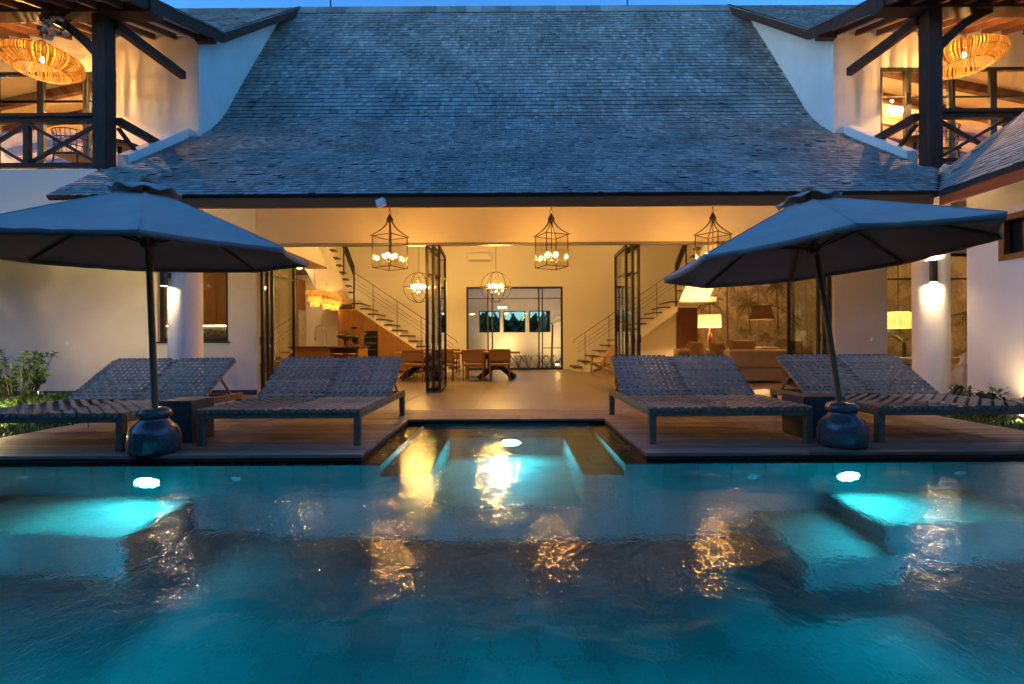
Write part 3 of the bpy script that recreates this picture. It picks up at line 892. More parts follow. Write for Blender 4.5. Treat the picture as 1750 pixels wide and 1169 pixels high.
    ce = part(c, 'bedroom_ceiling', 'plaster_in')
    for yv in (10.6, 11.5, 12.4, 13.3):
        MB().beam((X(6.62), yv, slope(6.62) - .09), (X(12.9), yv, slope(12.9) - .09), .12, .18).build('ceiling_beam', M['rafter'], ce)
    for dx, yv in ((7.5, 11.95), (8.5, 11.95), (9.5, 11.95), (8.4, 13.55), (9.6, 13.55)):  # rear pair added out of view to wash the bedroom's back wall
        MB().lathe([(.065, -.02), (.065, 0.0)], 16, (X(dx), yv, slope(dx) - .02)).build('recessed_light', M['downlight_room'], ce)
    if s > 0:
        part(MB().box(7.9, 13, 13.87, 13.895, 3.9, 7.0), 'mural', 'mural')
        part(MB().beam((X(6.9), 13.2, 5.2), (X(10.4), 13.2, 7.1), .15, .3), 'sloping_beam', 'plaster_in')
    return ur
wing(-1, 8.03, 8.76)
wing(1, 7.31, 8.25)

# --- downlights of the kitchen ceiling
for x, yv in ((-6.55, 15.0), (-6.6, 12.6), (-7.6, 15.0), (-6.55, 16.3), (-8.2, 11.0)):
    MB().lathe([(.05, -.012), (.05, 0)], 14, (x, yv, 3.334)).build('recessed_light', M['downlight'], kc)

# ================================================================== low side building on the right
side = thing('side_building', (6.75, 7.2, 0), 'low white pool-side building with shingled roof and red-brown eave board', 'house')
w = MB(); w.box(6.75, 7.0, -3, 6.30, -.1, 3.6); w.box(6.75, 7.0, 6.30, 6.72, -.1, 2.10); w.box(6.75, 7.0, 6.30, 6.72, 2.72, 3.6); w.box(6.75, 7.0, 6.72, 7.2, -.1, 3.6); w.box(7.0, 11, 6.95, 7.2, -.1, 3.4)
part(w, 'wall', 'plaster', side)
wf = MB()
wf.box(6.735, 6.82, 6.301, 6.38, 2.101, 2.719); wf.box(6.735, 6.82, 6.64, 6.719, 2.101, 2.719); wf.box(6.735, 6.82, 6.38, 6.64, 2.101, 2.18); wf.box(6.735, 6.82, 6.38, 6.64, 2.64, 2.719)
wf = part(wf, 'window_frame', 'mahogany', side)
MB().box(6.86, 6.88, 6.33, 6.69, 2.13, 2.69).build('pane', M['dark_glass'], wf)
SR = [(6.16, 3.16), (7.1, 3.84), (8.6, 4.92), (9.6, 5.6)]
r_ = MB()
for (a, b), (c, d_) in zip(SR, SR[1:]):
    r_.add([(a,-3,b),(a,7.80,b),(c,7.80,d_),(c,-3,d_),(a,-3,b-.07),(a,7.80,b-.07),(c,7.80,d_-.07),(c,-3,d_-.07)],
           [(0,1,2,3),(7,6,5,4),(0,4,5,1),(1,5,6,2),(3,2,6,7),(0,3,7,4)])
sr = part(r_, 'roof', 'underlay', side)
def side_lim(xv):
    lo = 4.6
    hi = 7.0 + (xv - 6.16) / .88 if xv < 6.85 else 7.82
    return lo, hi
shingles(sr, SR, side_lim, lambda xv: .115, lambda a, r0, h: Vector((r0, a, h)), 300, 77, .1, .17)
MB().box(6.17, 6.22, -3, 7.0, 2.95, 3.105).build('fascia_board', M['fascia_wood'], sr, bevel=.006)
MB().quad((6.22, -3, 3.0), (6.75, -3, 3.35), (6.75, 7.1, 3.35), (6.22, 7.1, 3.0)).build('soffit', M['plaster_in'], sr)

# ================================================================== pool lights and inlets
def pool_light(loc, sy, label, tilt=0.0, r=.088, m='pool_lens'):
    t = thing('pool_light', loc, label, 'pool light', 'underwater pool lights')
    x, y, z = loc
    def disc(r0, r1, y0, y1, n=28):
        b = MB(); vs = []; fs = []
        for rr, yy in ((r0, y0), (r1, y0), (r1, y1), (r0, y1)):
            for k in range(n):
                a = 2*math.pi*k/n
                vs.append((x + rr*math.cos(a), y + sy*yy, z + rr*math.sin(a)))
        for i in range(3):
            for k in range(n):
                l = (k+1) % n; fs.append((i*n+k, i*n+l, (i+1)*n+l, (i+1)*n+k))
        return b.add(vs, fs)
    disc(r*1.02, r*1.25, .001, .03).build('ring', M['steel'], t)
    b = MB(); n = 28
    ct, st_ = math.cos(R(tilt)), math.sin(R(tilt))
    q = lambda a, o_: (x + r*math.cos(a), y + sy*(.03 + o_*ct + r*math.sin(a)*st_), z - o_*st_ + r*math.sin(a)*ct)
    vs = [(x, y + sy*(.03 + .015*ct), z - .015*st_)] + [q(2*math.pi*k/n, 0) for k in range(n)]
    fs = [(0, 1 + k, 1 + (k+1) % n) for k in range(n)]
    b.add(vs, fs).build('lens', M[m], t)
pool_light((-3.23, 4.318, -.50), -1, 'dazzling round pool light in the deck wall under the upright umbrella')
pool_light((2.97, 4.318, -.44), -1, 'small crisp glowing round pool light under the deck with the tilted umbrella')
pool_light((-.02, 5.898, -.52), -1, 'glowing pool light in the rear wall of the bright recess before the hall', m='pool_lens_recess')
pool_light((-2.9, .602, -.75), 1, 'pool light in the near wall lighting the water on the left', m='pool_lens_near', tilt=66)
pool_light((3.3, .602, -.75), 1, 'pool light in the near wall lighting the water on the right', m='pool_lens_near', tilt=66)
pool_light((.2, .602, -.75), 1, 'unseen light added in the near wall to brighten the middle of the pool', m='pool_lens_near', tilt=66)  # added fill lamp, stands in for sky light missing from the pool
for x, lb in ((-4.35, 'small pale round pool inlet left of the brightest pool light'), (-2.45, 'small pale round pool inlet below the inner slatted lounger with amber glints'),
              (2.13, 'small pale round pool inlet between alcove and crisp pool light'), (3.98, 'small pale round pool inlet right of the crisp pool light')):
    t = thing('pool_inlet', (x, 4.318, -.42), lb, 'pool inlet', 'pool inlets in the deck wall')
    MB().tube([(x, 4.319, -.42), (x, 4.300, -.42)], .045, 16).build('flange', M['white_paint'], t)
    MB().tube([(x, 4.302, -.42), (x, 4.294, -.42)], .018, 12).build('nozzle', M['steel'], t)

# ================================================================== double sun loungers
def strap_mesh(L, n, w, phase, amp=.0045, wrap0=False, wrap1=False):
    """woven webbing strap running along +Y, over and under n crossings"""
    pts = []
    if wrap0: pts += [(-.012, -.035), (-.010, .004)]
    for i in range(n + 1):
        t = i / n
        pts.append((t * L, amp * (1 if (i + phase) % 2 else -1)))
    if wrap1: pts += [(L + .010, .004), (L + .012, -.035)]
    vs = []; fs = []
    for yv, zv in pts:
        vs += [(-w/2, yv, zv), (w/2, yv, zv)]
    for i in range(len(pts) - 1):
        fs.append((2*i, 2*i+1, 2*i+3, 2*i+2))
    me = bpy.data.meshes.new('strap'); me.from_pydata(vs, [], fs); me.materials.append(M['strap'])
    return me

def lounger():
    W, L, HG, BL, BA = 1.62, 2.02, 1.12, .84, R(33)
    t = thing('double_sun_lounger', (0, 0, 0), 'x', 'sun lounger', 'double sun loungers on the deck', local=True)
    tk = M['teak']
    for sx in (-1, 1):
        for sy in (0, 1):
            x0 = sx*(W/2 - .035); y0 = .035 if sy == 0 else L - .035
            MB().box(x0 - .034, x0 + .034, y0 - .034, y0 + .034, 0.001, .355 if sy == 0 else .29).build('leg', tk, t, bevel=.005)
        MB().box(sx*(W/2) - (.045 if sx > 0 else 0), sx*(W/2) + (.045 if sx < 0 else 0), .07, L, .275, .355).build('side_rail', tk, t, bevel=.005)
    MB().box(-W/2 + .07, W/2 - .07, .004, .05, .275, .352).build('end_rail', tk, t, bevel=.005)
    MB().box(-W/2 + .046, W/2 - .046, L - .05, L - .004, .275, .345).build('end_rail', tk, t, bevel=.005)
    MB().box(-.03, .03, .052, HG - .02, .27, .34).build('middle_rail', tk, t, bevel=.004)
    MB().box(-W/2 + .047, W/2 - .047, HG - .02, HG + .025, .29, .345).build('cross_rail', tk, t, bevel=.004)
    bx, bz = math.cos(BA), math.sin(BA)
    P = lambda x, u, o=0: Vector((x, HG + .035 + u*bx - o*bz, .362 + u*bz + o*bx))
    bf = MB()
    for x in (-W/2 + .025, -.02, .02, W/2 - .025):
        bf.beam(P(x, 0, -.022), P(x, BL, -.022), .032, .034, up=P(0, 0, 1) - P(0, 0, 0))
    bf.beam(P(-W/2 + .02, BL - .015, -.024), P(W/2 - .02, BL - .015, -.024), .032, .03)
    bf.beam(P(-W/2 + .02, .015, -.024), P(W/2 - .02, .015, -.024), .032, .03)
    bf = bf.build('backrest_frame', tk, t, bevel=.003)
    for sx in (-1, 1):
        MB().beam(P(sx*(W/2 - .08), BL*.62, -.05), (sx*(W/2 - .08), HG + .035 + BL*bx + .05, .31), .022, .022).build('prop', tk, t)
    pitch = .0672; w = .048
    xs = [(-.755 + pitch*i) for i in range(11)] + [(.083 + pitch*i) for i in range(11)]
    nC = 16; ys = [.055 + .0672*i for i in range(nC)]
    nB = 12; us = [.045 + .0672*i for i in range(nB)]
    me_s = [strap_mesh(HG - .01, nC, w, ph, wrap0=True) for ph in (0, 1)]
    me_b = [strap_mesh(BL + .005, nB, w, ph, wrap1=True) for ph in (0, 1)]
    def put(me, mat4, nm='seat_strap'):
        o = bpy.data.objects.new(nm, me); COL.objects.link(o); o.parent = t; o.matrix_basis = mat4
    for i, x in enumerate(xs):
        put(me_s[i % 2], Matrix.Translation((x, 0, .364)))
        rot = Matrix.Translation(P(x, 0, 0)) @ Matrix.Rotation(BA, 4, 'X')
        put(me_b[i % 2], rot, 'back_strap')
    HW = W/2 - .016
    cr = [strap_mesh(HW, 12, w, ph, wrap0=True, wrap1=True) for ph in (0, 1)]
    for i, yv in enumerate(ys):
        for xl in (-W/2 + .002, .014):
            put(cr[i % 2], Matrix.Translation((xl, yv, .364)) @ Matrix.Rotation(R(-90), 4, 'Z'))
    for i, u in enumerate(us):
        for xl in (-W/2 + .002, .014):
            put(cr[i % 2], Matrix.Translation(P(xl, u, 0)) @ Matrix.Rotation(BA, 4, 'X') @ Matrix.Rotation(R(-90), 4, 'Z'), 'back_strap')
    return t
lg0 = lounger()
spots = [(-2.315, 4.80, 0, 'woven double lounger beside the pool alcove, in front of the kitchen side'),
         (2.165, 4.80, 0, 'woven double lounger beside the pool alcove, in front of the sofa side'),
         (-4.50, 4.60, -.6, 'woven double lounger in front of the blank white wall, next to green plants'),
         (4.43, 4.80, 0, 'woven double lounger in front of the white column and pleated lamp')]
for i, (x, yv, a, lb) in enumerate(spots):
    o = lg0 if i == 0 else copy_tree(lg0)
    o.location = (x, yv, 0); o.rotation_euler = (0, 0, R(a)); o['label'] = lb

# ================================================================== umbrellas and their bases
def umbrella():
    t = thing('umbrella', (0, 0, 0), 'x', 'umbrella', 'grey canvas pool umbrellas', local=True)
    RR, z_r, z_a = 1.393, 1.46, 2.06      # local heights above the base socket
    MB().tube([(0, 0, -.22), (0, 0, .6), (0, 0, 1.3), (0, 0, 2.12)], [.029, .028, .027, .024], 14).build('pole', M['bamboo'], t, smooth=True)
    n = 8; rows = 16; sub = 10
    cor = [Vector((math.cos(R(45*k)), math.sin(R(45*k)), 0)) for k in range(n)]
    vs = []; fs = []; rnd = random.Random(5)
    for i in range(rows + 1):
        f = .09 + .91*i/rows
        for k in range(n):
            for j in range(sub):
                u = j/sub
                p = cor[k].lerp(cor[(k+1) % n], u)
                b_ = math.sin(math.pi*u)
                rad = RR*f*(1 - .025*b_*f + .002*math.sin(6*math.pi*u + k)*(f > .95))
                z = z_a - (z_a - z_r)*(f**1.05) - .028*b_*math.sin(math.pi*min(1, f*.9)) + .004*math.sin(7*f + k)*b_ + .0035*math.sin(9*math.pi*u + 3*f + k)*f*f*b_ + .003*math.sin(23*f + 2.1*k)*(1 - b_)*b_*4
                vs.append((p.x*rad, p.y*rad, z))
    m_ = n*sub
    for k in range(m_):       # hem turned down
        x, yv, z = vs[rows*m_ + k]; vs.append((x*.995, yv*.995, z - .045))
    for i in range(rows + 1):
        for k in range(m_):
            l = (k+1) % m_
            fs.append((i*m_+k, i*m_+l, (i+1)*m_+l, (i+1)*m_+k))
    c = MB(); c.add(vs, fs); c = c.build('canopy', M['canvas'], t, smooth=True, sharp=30)
    so = c.modifiers.new('thickness', 'SOLIDIFY'); so.thickness = .004
    seams = MB()
    for k in range(n):
        pts = [Vector((cor[k].x*RR*f, cor[k].y*RR*f, z_a - (z_a - z_r)*(f**1.05) + .003)) for f in [.1 + .9*i/8 for i in range(9)]]
        seams.tube(pts, .0035, 5)
    seams.build('seam', M['canvas'], c)
    # vent flap, wavy
    vs = []; fs = []; mm = 64
    for i in range(5):
        u = i/4; f = .02 + .25*u
        for k in range(mm):
            a = 2*math.pi*k/mm
            q = math.cos(a*8)
            rad = f*(1 + .03*q*u)
            vs.append((rad*math.cos(a), rad*math.sin(a), z_a + .062 - .30*f - .018*u*u + (.016*q + .012*math.sin(a*3 + 1))*u*u))
    for i in range(4):
        for k in range(mm):
            l = (k+1) % mm; fs.append((i*mm+k, i*mm+l, (i+1)*mm+l, (i+1)*mm+k))
    vf = MB().add(vs, fs).build('vent_flap', M['canvas'], t, smooth=True, sharp=80)
    so = vf.modifiers.new('thickness', 'SOLIDIFY'); so.thickness = .006
    MB().lathe([(.02, z_a + .02), (.055, z_a + .055), (.05, z_a + .085), (.03, z_a + .10), (.005, z_a + .104)], 16).build('finial', M['bamboo'], t, smooth=True)
    MB().lathe([(.03, 1.50), (.062, 1.52), (.062, 1.555), (.045, 1.57), (.055, 1.60), (.03, 1.615)], 18).build('hub', M['bamboo'], t, smooth=True)
    for k in range(n):
        d_ = cor[k]
        e = lambda f, o_: Vector((d_.x*RR*f, d_.y*RR*f, z_a - (z_a - z_r)*(f**1.05) - o_))
        rb = MB().beam(e(.05, .03), e(.985, .028), .018, .026).build('rib', M['bamboo'], t)
        MB().beam(Vector((d_.x*.05, d_.y*.05, 1.56)), e(.46, .04), .016, .022).build('strut', M['bamboo'], rb)
    return t
um0 = umbrella()
um0.location = (-3.36, 4.57, .40)
um0.rotation_euler = (Matrix.Rotation(R(-.33), 3, 'Y') @ Matrix.Rotation(R(2.4), 3, 'X') @ Matrix.Rotation(R(-10.5), 3, 'Z')).to_euler()
um0['label'] = 'upright grey canvas umbrella in front of the white wall and kitchen'
um1 = copy_tree(um0)
um1.location = (3.009, 4.582, .35)
m1 = Matrix.Rotation(R(-4.1), 3, 'Y') @ Matrix.Rotation(R(-2.8), 3, 'X') @ Matrix.Rotation(R(-21.8), 3, 'Z')
um1.rotation_euler = m1.to_euler()
for ch in list(um1.children):          # this one's pole leans more than its canopy
    if ch.name.startswith('pole'): bpy.data.objects.remove(ch)
foot = m1.inverted() @ (Vector((3.20, 4.70, .20)) - um1.location)
ORG[um1] = Vector((0, 0, 0))
MB().tube([foot, foot.lerp(Vector((0, 0, 2.1)), .5), (0, 0, 2.1)], [.029, .028, .025], 14).build('pole', M['bamboo'], um1, smooth=True)
um1['label'] = 'leaning grey canvas umbrella tilted towards the hall, above the sofa side'

def ubase(x, yv, label):
    t = thing('stone_pedestal', (x, yv, 0), label, 'pedestal', 'glazed stone umbrella pedestals')
    MB().lathe([(.185, .002), (.205, .012), (.215, .07), (.213, .15), (.205, .20), (.18, .25), (.135, .295), (.118, .312), (.116, .328)], 40, (x, yv, 0)).build('body', M['glaze'], t, smooth=True, sharp=60)
    MB().lathe([(.116, .329), (.138, .345), (.143, .375), (.13, .402), (.085, .425), (.045, .432)], 40, (x, yv, 0)).build('collar', M['glaze'], t, smooth=True, sharp=60)
ubase(-3.36, 4.56, 'dark glazed jar-shaped stone pedestal holding the upright umbrella')
ubase(3.19, 4.70, 'dark glazed jar-shaped stone pedestal holding the leaning umbrella')

tag(MB().box(-3.64, -3.29, 4.98, 5.36, .001, .435).build('side_table', M['basalt'], bevel=.008, org=Vector((-3.46, 5.17, 0))),
    'dark basalt block table behind the upright umbrella pedestal', 'side table', 'basalt block tables')
tag(MB().box(3.06, 3.50, 5.10, 5.52, .001, .43).build('side_table', M['basalt'], bevel=.008, org=Vector((3.28, 5.31, 0))),
    'dark basalt block table behind the leaning umbrella pedestal', 'side table', 'basalt block tables')

# ================================================================== porch lanterns
def lantern(x, rot, label):
    yv = 8.75
    t = thing('hanging_lantern', (x, yv, 2.36), label, 'lantern', 'glass hanging lanterns under the eave', rot=(0, 0, R(rot)), local=True)
    h = .215; H = .57
    f = MB()
    for sx in (-1, 1):
        for sy in (-1, 1):
            f.beam((sx*h, sy*h, 0), (sx*h, sy*h, H), .013, .013)
    for z in (0, H):
        for s_ in (-1, 1):
            f.beam((-h, s_*h, z), (h, s_*h, z), .013, .013); f.beam((s_*h, -h, z), (s_*h, h, z), .013, .013)
    f.build('frame', M['iron'], t)
    hd = MB()
    for sx in (-1, 1):
        for sy in (-1, 1):
            pts = []
            for k in range(9):
                u = k/8
                r_ = h*(1 - u)**1.9 + .028
                pts.append((sx*r_, sy*r_, H + .30*u))
            hd.tube(pts, [.009 + .006*k/8 for k in range(9)], 6)
    hd.build('hood', M['iron'], t)
    MB().lathe([(.03, H + .26), (.058, H + .29), (.058, H + .315), (.035, H + .36), (.015, H + .40)], 14).build('crown', M['iron'], t, smooth=True)
    for sx, sy in ((1, 0), (-1, 0), (0, 1), (0, -1)):
        g_ = MB()
        if sx: g_.box(sx*h - .003, sx*h + .003, -h + .008, h - .008, .008, H - .008)
        else: g_.box(-h + .008, h - .008, sy*h - .003, sy*h + .003, .008, H - .008)
        g_.build('pane', M['lantern_glass'], t)
    st = MB(); st.tube([(0, 0, H + .27), (0, 0, .12)], .008, 6)
    st.lathe([(.004, .08), (.03, .11), (.01, .14)], 10)
    for k in range(4):
        a = R(90*k + 20)
        st.tube([(0, 0, .12), (.05*math.cos(a), .05*math.sin(a), .10), (.10*math.cos(a), .10*math.sin(a), .13), (.10*math.cos(a), .10*math.sin(a), .19)], .006, 6)
    st = st.build('candelabra', M['iron'], t)
    for k in range(4):
        a = R(90*k + 20)
        MB().sphere((.10*math.cos(a), .10*math.sin(a), .225), .038, 10).build('bulb', M['bulb_lantern'], st, smooth=True)
    ch = MB(); z = H + .40; i = 0
    while z < 2.02:
        a = (i % 2)*math.pi/2
        R_ = .03 if i == 0 else .011
        hh = .035 if i == 0 else .022
        pts = [(R_*math.cos(w)*math.cos(a), R_*math.cos(w)*math.sin(a), z + hh + hh*math.sin(w)) for w in [2*math.pi*k/10 for k in range(10)]]
        ch.tube(pts, .0045, 5, closed=True)
        z += 2*hh - .008; i += 1
    ch.build('chain', M['iron'], t)
lantern(-2.19, 62, 'square iron lantern hanging nearest the kitchen')
lantern(.72, 24, 'square iron lantern hanging in the middle of the porch')
lantern(3.63, 38, 'square iron lantern partly hidden behind the leaning umbrella')

# wall spotlights on the columns
def sconce(x, yv, nx, ny, label):
    t = thing('wall_sconce', (x, yv, 2.1), label, 'wall light', 'black up-and-down wall lights')
    cx, cy_ = x + nx*.10, yv + ny*.10
    MB().lathe([(.052, -.17), (.052, .17)], 24, (cx, cy_, 2.1), cap=False).build('tube', M['black_metal'], t, smooth=True)
    MB().beam((x - nx*.01, yv - ny*.01, 2.1), (cx, cy_, 2.1), .06, .08).build('bracket', M['black_metal'], t)
    MB().lathe([(.046, -.155), (.046, -.148)], 20, (cx, cy_, 2.1)).build('lens', M['sconce_lens'], t)
    MB().lathe([(.046, .148), (.046, .155)], 20, (cx, cy_, 2.1)).build('lens', M['sconce_lens'], t)
sconce(-5.44, 7.74, -.35, -.94, 'black up-down light on the white column by the kitchen window')
sconce(6.72, 7.75, -.57, -.82, 'black up-down light on the white column near the side building')

# ================================================================== things on the eave and walls
t = thing('floodlight', (-1.86, 6.98, 2.96), 'small white floodlight on the eave board above the open doors', 'floodlight')
MB().beam((-1.92, 6.95, 3.0), (-1.80, 6.90, 3.03), .07, .11).build('head', M['white_paint'], t, bevel=.01)
MB().tube([(-1.86, 7.03, 3.04), (-1.86, 6.93, 3.02)], .02, 8).build('arm', M['white_paint'], t)
for x, lb in ((-8.9, 'small white switch plate on the blank wall by the plants'), (7.21, 'small white switch plate on the narrow wall beside the leaning umbrella')):
    t = thing('switch_plate', (x, 9.7, 1.05), lb, 'switch')
    MB().box(x - .045, x + .045, 9.68, 9.699, 1.0, 1.09).build('plate', M['white_paint'], t, bevel=.004)
    MB().box(x - .028, x + .028, 9.674, 9.68, 1.018, 1.072).build('rocker', M['white_paint'], t, bevel=.002)

# ================================================================== rattan lamps on the balconies
def rattan_lamp(x, label):
    yv, zc = 8.95, 6.28
    t = thing('rattan_pendant', (x, yv, zc), label, 'pendant lamp', 'rattan pendants on the balconies')
    prof = [(.05, .32), (.10, .27), (.24, .20), (.43, .12), (.56, .03), (.60, -.05), (.58, -.13), (.49, -.20), (.40, -.25)]
    sp = smooth_prof(prof, 3)
    b = MB(); N = 150; rr = random.Random(int(x*10))
    for k in range(N):
        a0 = 2*math.pi*(k + rr.uniform(-.25, .25))/N; tw = rr.uniform(-.05, .05); vs = []; fs = []
        for i, (r_, z) in enumerate(sp):
            a = a0 + tw*i/len(sp); wv = max(.0025, .80*math.pi*2*r_/N)
            c, s_ = math.cos(a), math.sin(a)
            vs += [(x + r_*c - s_*wv/2, yv + r_*s_ + c*wv/2, zc + z), (x + r_*c + s_*wv/2, yv + r_*s_ - c*wv/2, zc + z)]
        for i in range(len(sp) - 1): fs.append((2*i, 2*i+1, 2*i+3, 2*i+2))
        b.add(vs, fs)
    sh = b.build('shade', M['rattan'], t)
    for r_, z in ((.30, .18), (.562, .03), (.582, -.13), (.402, -.25), (.05, .32)):
        MB().tube([(x + r_*math.cos(w), yv + r_*math.sin(w), zc + z) for w in [2*math.pi*k/40 for k in range(40)]], .007, 5, closed=True).build('hoop', M['rattan_dark'], sh)
    MB().tube([(x, yv, zc + .10), (x, yv, 6.93)], .006, 6).build('cord', M['black_metal'], t)
    MB().lathe([(.02, .03), (.022, .10)], 10, (x, yv, zc)).build('socket', M['black_metal'], t)
    MB().sphere((x, yv, zc - .02), .032, 12, 1.2).build('bulb', M['bulb_rattan'], t, smooth=True)
rattan_lamp(-8.62, 'lit woven rattan pendant on the balcony by the dried flowers')
rattan_lamp(8.36, 'lit woven rattan pendant on the balcony beside the mural room')

# dried flowers on the left knee brace
t = thing('flower_bunch', (-7.45, 7.9, 6.25), 'pale dried rose bunch tied to the balcony brace', 'flowers')
rr = random.Random(8)
for k in range(11):
    c = (-7.42 + rr.uniform(-.16, .22), 7.87 + rr.uniform(-.06, .05), 6.18 + rr.uniform(-.2, .14))
    b = MB()
    for q in range(3): b.sphere((c[0] + rr.uniform(-.02, .02), c[1] + rr.uniform(-.02, .02), c[2] + rr.uniform(-.02, .02)), .042 - .008*q, 9, .8)
    b.build('rose', M['petal'], t, smooth=True)
lv = MB()
for k in range(60):
    c = Vector((-7.42 + rr.uniform(-.25, .25), 7.88 + rr.uniform(-.08, .06), 6.2 + rr.uniform(-.2, .25)))
    d_ = Vector((rr.uniform(-1, 1), rr.uniform(-.6, .3), rr.uniform(-1, 1))).normalized()*.09; p_ = d_.cross(Vector((0, 1, 0)))*.3
    lv.add([c, c + d_*.5 + p_, c + d_, c + d_*.5 - p_], [(0, 1, 2, 3)])
lv.build('dried_leaves', M['bark'], t)

# balcony table and wire chair on each side
for s, xt, xc_, nm in ((-1, -7.05, -7.62, 'balcony with the dried flowers'), (1, 7.28, 7.45, 'balcony beside the mural room')):
    t = thing('bistro_table', (xt, 8.75, 3.86), 'round dark bistro table on the ' + nm, 'table')
    MB().lathe([(.30, .70), (.33, .715), (.33, .745), (.29, .75)], 28, (xt, 8.75, 3.86)).build('table_top', M['rattan_dark'], t, smooth=True)
    MB().tube([(xt, 8.75, 3.88), (xt, 8.75, 4.57)], .03, 10).build('stem', M['black_metal'], t)
    MB().lathe([(.22, .002), (.2, .02), (.04, .04)], 20, (xt, 8.75, 3.86)).build('foot', M['black_metal'], t)
    t = thing('wire_chair', (xc_, 8.5, 3.86), 'dark wire-backed chair on the ' + nm, 'chair')
    x = xc_
    MB().box(x - .24, x + .24, 8.28, 8.72, 4.27, 4.31).build('seat', M['rattan_dark'], t, bevel=.01)
    for sx in (-1, 1):
        for sy in (-1, 1):
            MB().tube([(x + sx*.2, 8.5 + sy*.19, 4.28), (x + sx*.24, 8.5 + sy*.23, 3.861)], .012, 6).build('leg', M['black_metal'], t)
    bk = MB()
    for k in range(15):
        a = R(-100 + 200*k/14)
        px, py = x + .27*math.sin(a), 8.5 - .26*math.cos(a) 
        bk.tube([(px, py, 4.3), (x + .31*math.sin(a), 8.5 - .30*math.cos(a), 4.68)], .0055, 5)
    for z, r_ in ((4.42, .285), (4.55, .30), (4.68, .31)):
        bk.tube([(x + r_*math.sin(R(-100 + 10*k)), 8.5 - r_*math.cos(R(-100 + 10*k)), z) for k in range(21)], .008, 5)
    bk.build('wire_back', M['black_metal'], t)

# ================================================================== dining area
tb = thing('dining_table', (-1.5, 13.6, 0), 'long light wood dining table on crossed black legs', 'table')
MB().box(-3.2, .22, 13.1, 14.1, .70, .76).build('table_top', M['slab_wood'], tb, bevel=.012)
for x in (-2.55, -.42):
    f = MB()
    f.beam((x - .5, 13.3, .03), (x + .35, 13.6, .69), .10, .13); f.beam((x + .5, 13.35, .03), (x - .35, 13.62, .69), .10, .13)
    f.beam((x - .5, 13.92, .03), (x + .35, 13.7, .69), .10, .13); f.beam((x + .5, 13.88, .03), (x - .35, 13.68, .69), .10, .13)
    f.build('leg', M['black_metal'], tb)
def dining_chair():
    t = thing('dining_chair', (0, 0, 0), 'x', 'chair', 'cane-backed dining chairs', local=True)
    cw_ = M['chair_wood']
    MB().box(-.27, .27, -.22, .24, .42, .455).build('seat', M['cane'], t, bevel=.012)
    MB().box(-.275, .275, -.225, .245, .385, .42).build('seat_frame', cw_, t, bevel=.006)
    for sx in (-1, 1):
        MB().tube([(sx*.25, -.25, 0.001), (sx*.262, -.235, .43), (sx*.275, -.275, .80)], [.014, .02, .017], 8).build('leg', cw_, t)
        MB().tube([(sx*.24, .25, 0.001), (sx*.255, .22, .43), (sx*.27, .20, .655)], [.014, .02, .017], 8).build('leg', cw_, t)
        MB().beam((sx*.272, -.26, .66), (sx*.272, .22, .66), .045, .028).build('armrest', cw_, t, bevel=.005)
    f = MB(); f.beam((-.29, -.28, .79), (.29, -.28, .79), .03, .055); f.beam((-.27, -.262, .535), (.27, -.262, .535), .026, .04)
    f.build('back_frame', cw_, t, bevel=.005)
    MB().add([(-.255, -.262, .552), (.255, -.262, .552), (.255, -.279, .77), (-.255, -.279, .77), (-.255, -.254, .552), (.255, -.254, .552), (.255, -.271, .77), (-.255, -.271, .77)],
             [(0,1,2,3),(7,6,5,4),(0,4,5,1),(1,5,6,2),(2,6,7,3),(3,7,4,0)]).build('cane_panel', M['cane'], t)
    return t
dc = dining_chair()
dl = ['cane dining chair furthest from the rear plants, pool side of the table', 'cane dining chair half hidden behind the folded glass doors, pool side',
      'cane dining chair in front of the black table legs, pool side', 'cane dining chair nearest the table end by the rear plants, pool side',
      'cane dining chair on the far side of the table, nearest the kitchen', 'cane dining chair on the far side of the table, second from the kitchen',
      'cane dining chair on the far side of the table, third from the kitchen', 'cane dining chair on the far side of the table, nearest the rear plants']
for i, (x, yv, a) in enumerate([(-2.60, 12.95, 0), (-1.83, 12.95, 2), (-1.02, 12.97, -2), (-.33, 12.95, 1), (-2.6, 14.25, 180), (-1.85, 14.25, 178), (-1.05, 14.26, 182), (-.36, 14.25, 180)]):
    o = dc if i == 0 else copy_tree(dc)
    o.location = (x, yv, 0); o.rotation_euler = (0, 0, R(a)); o['label'] = dl[i]

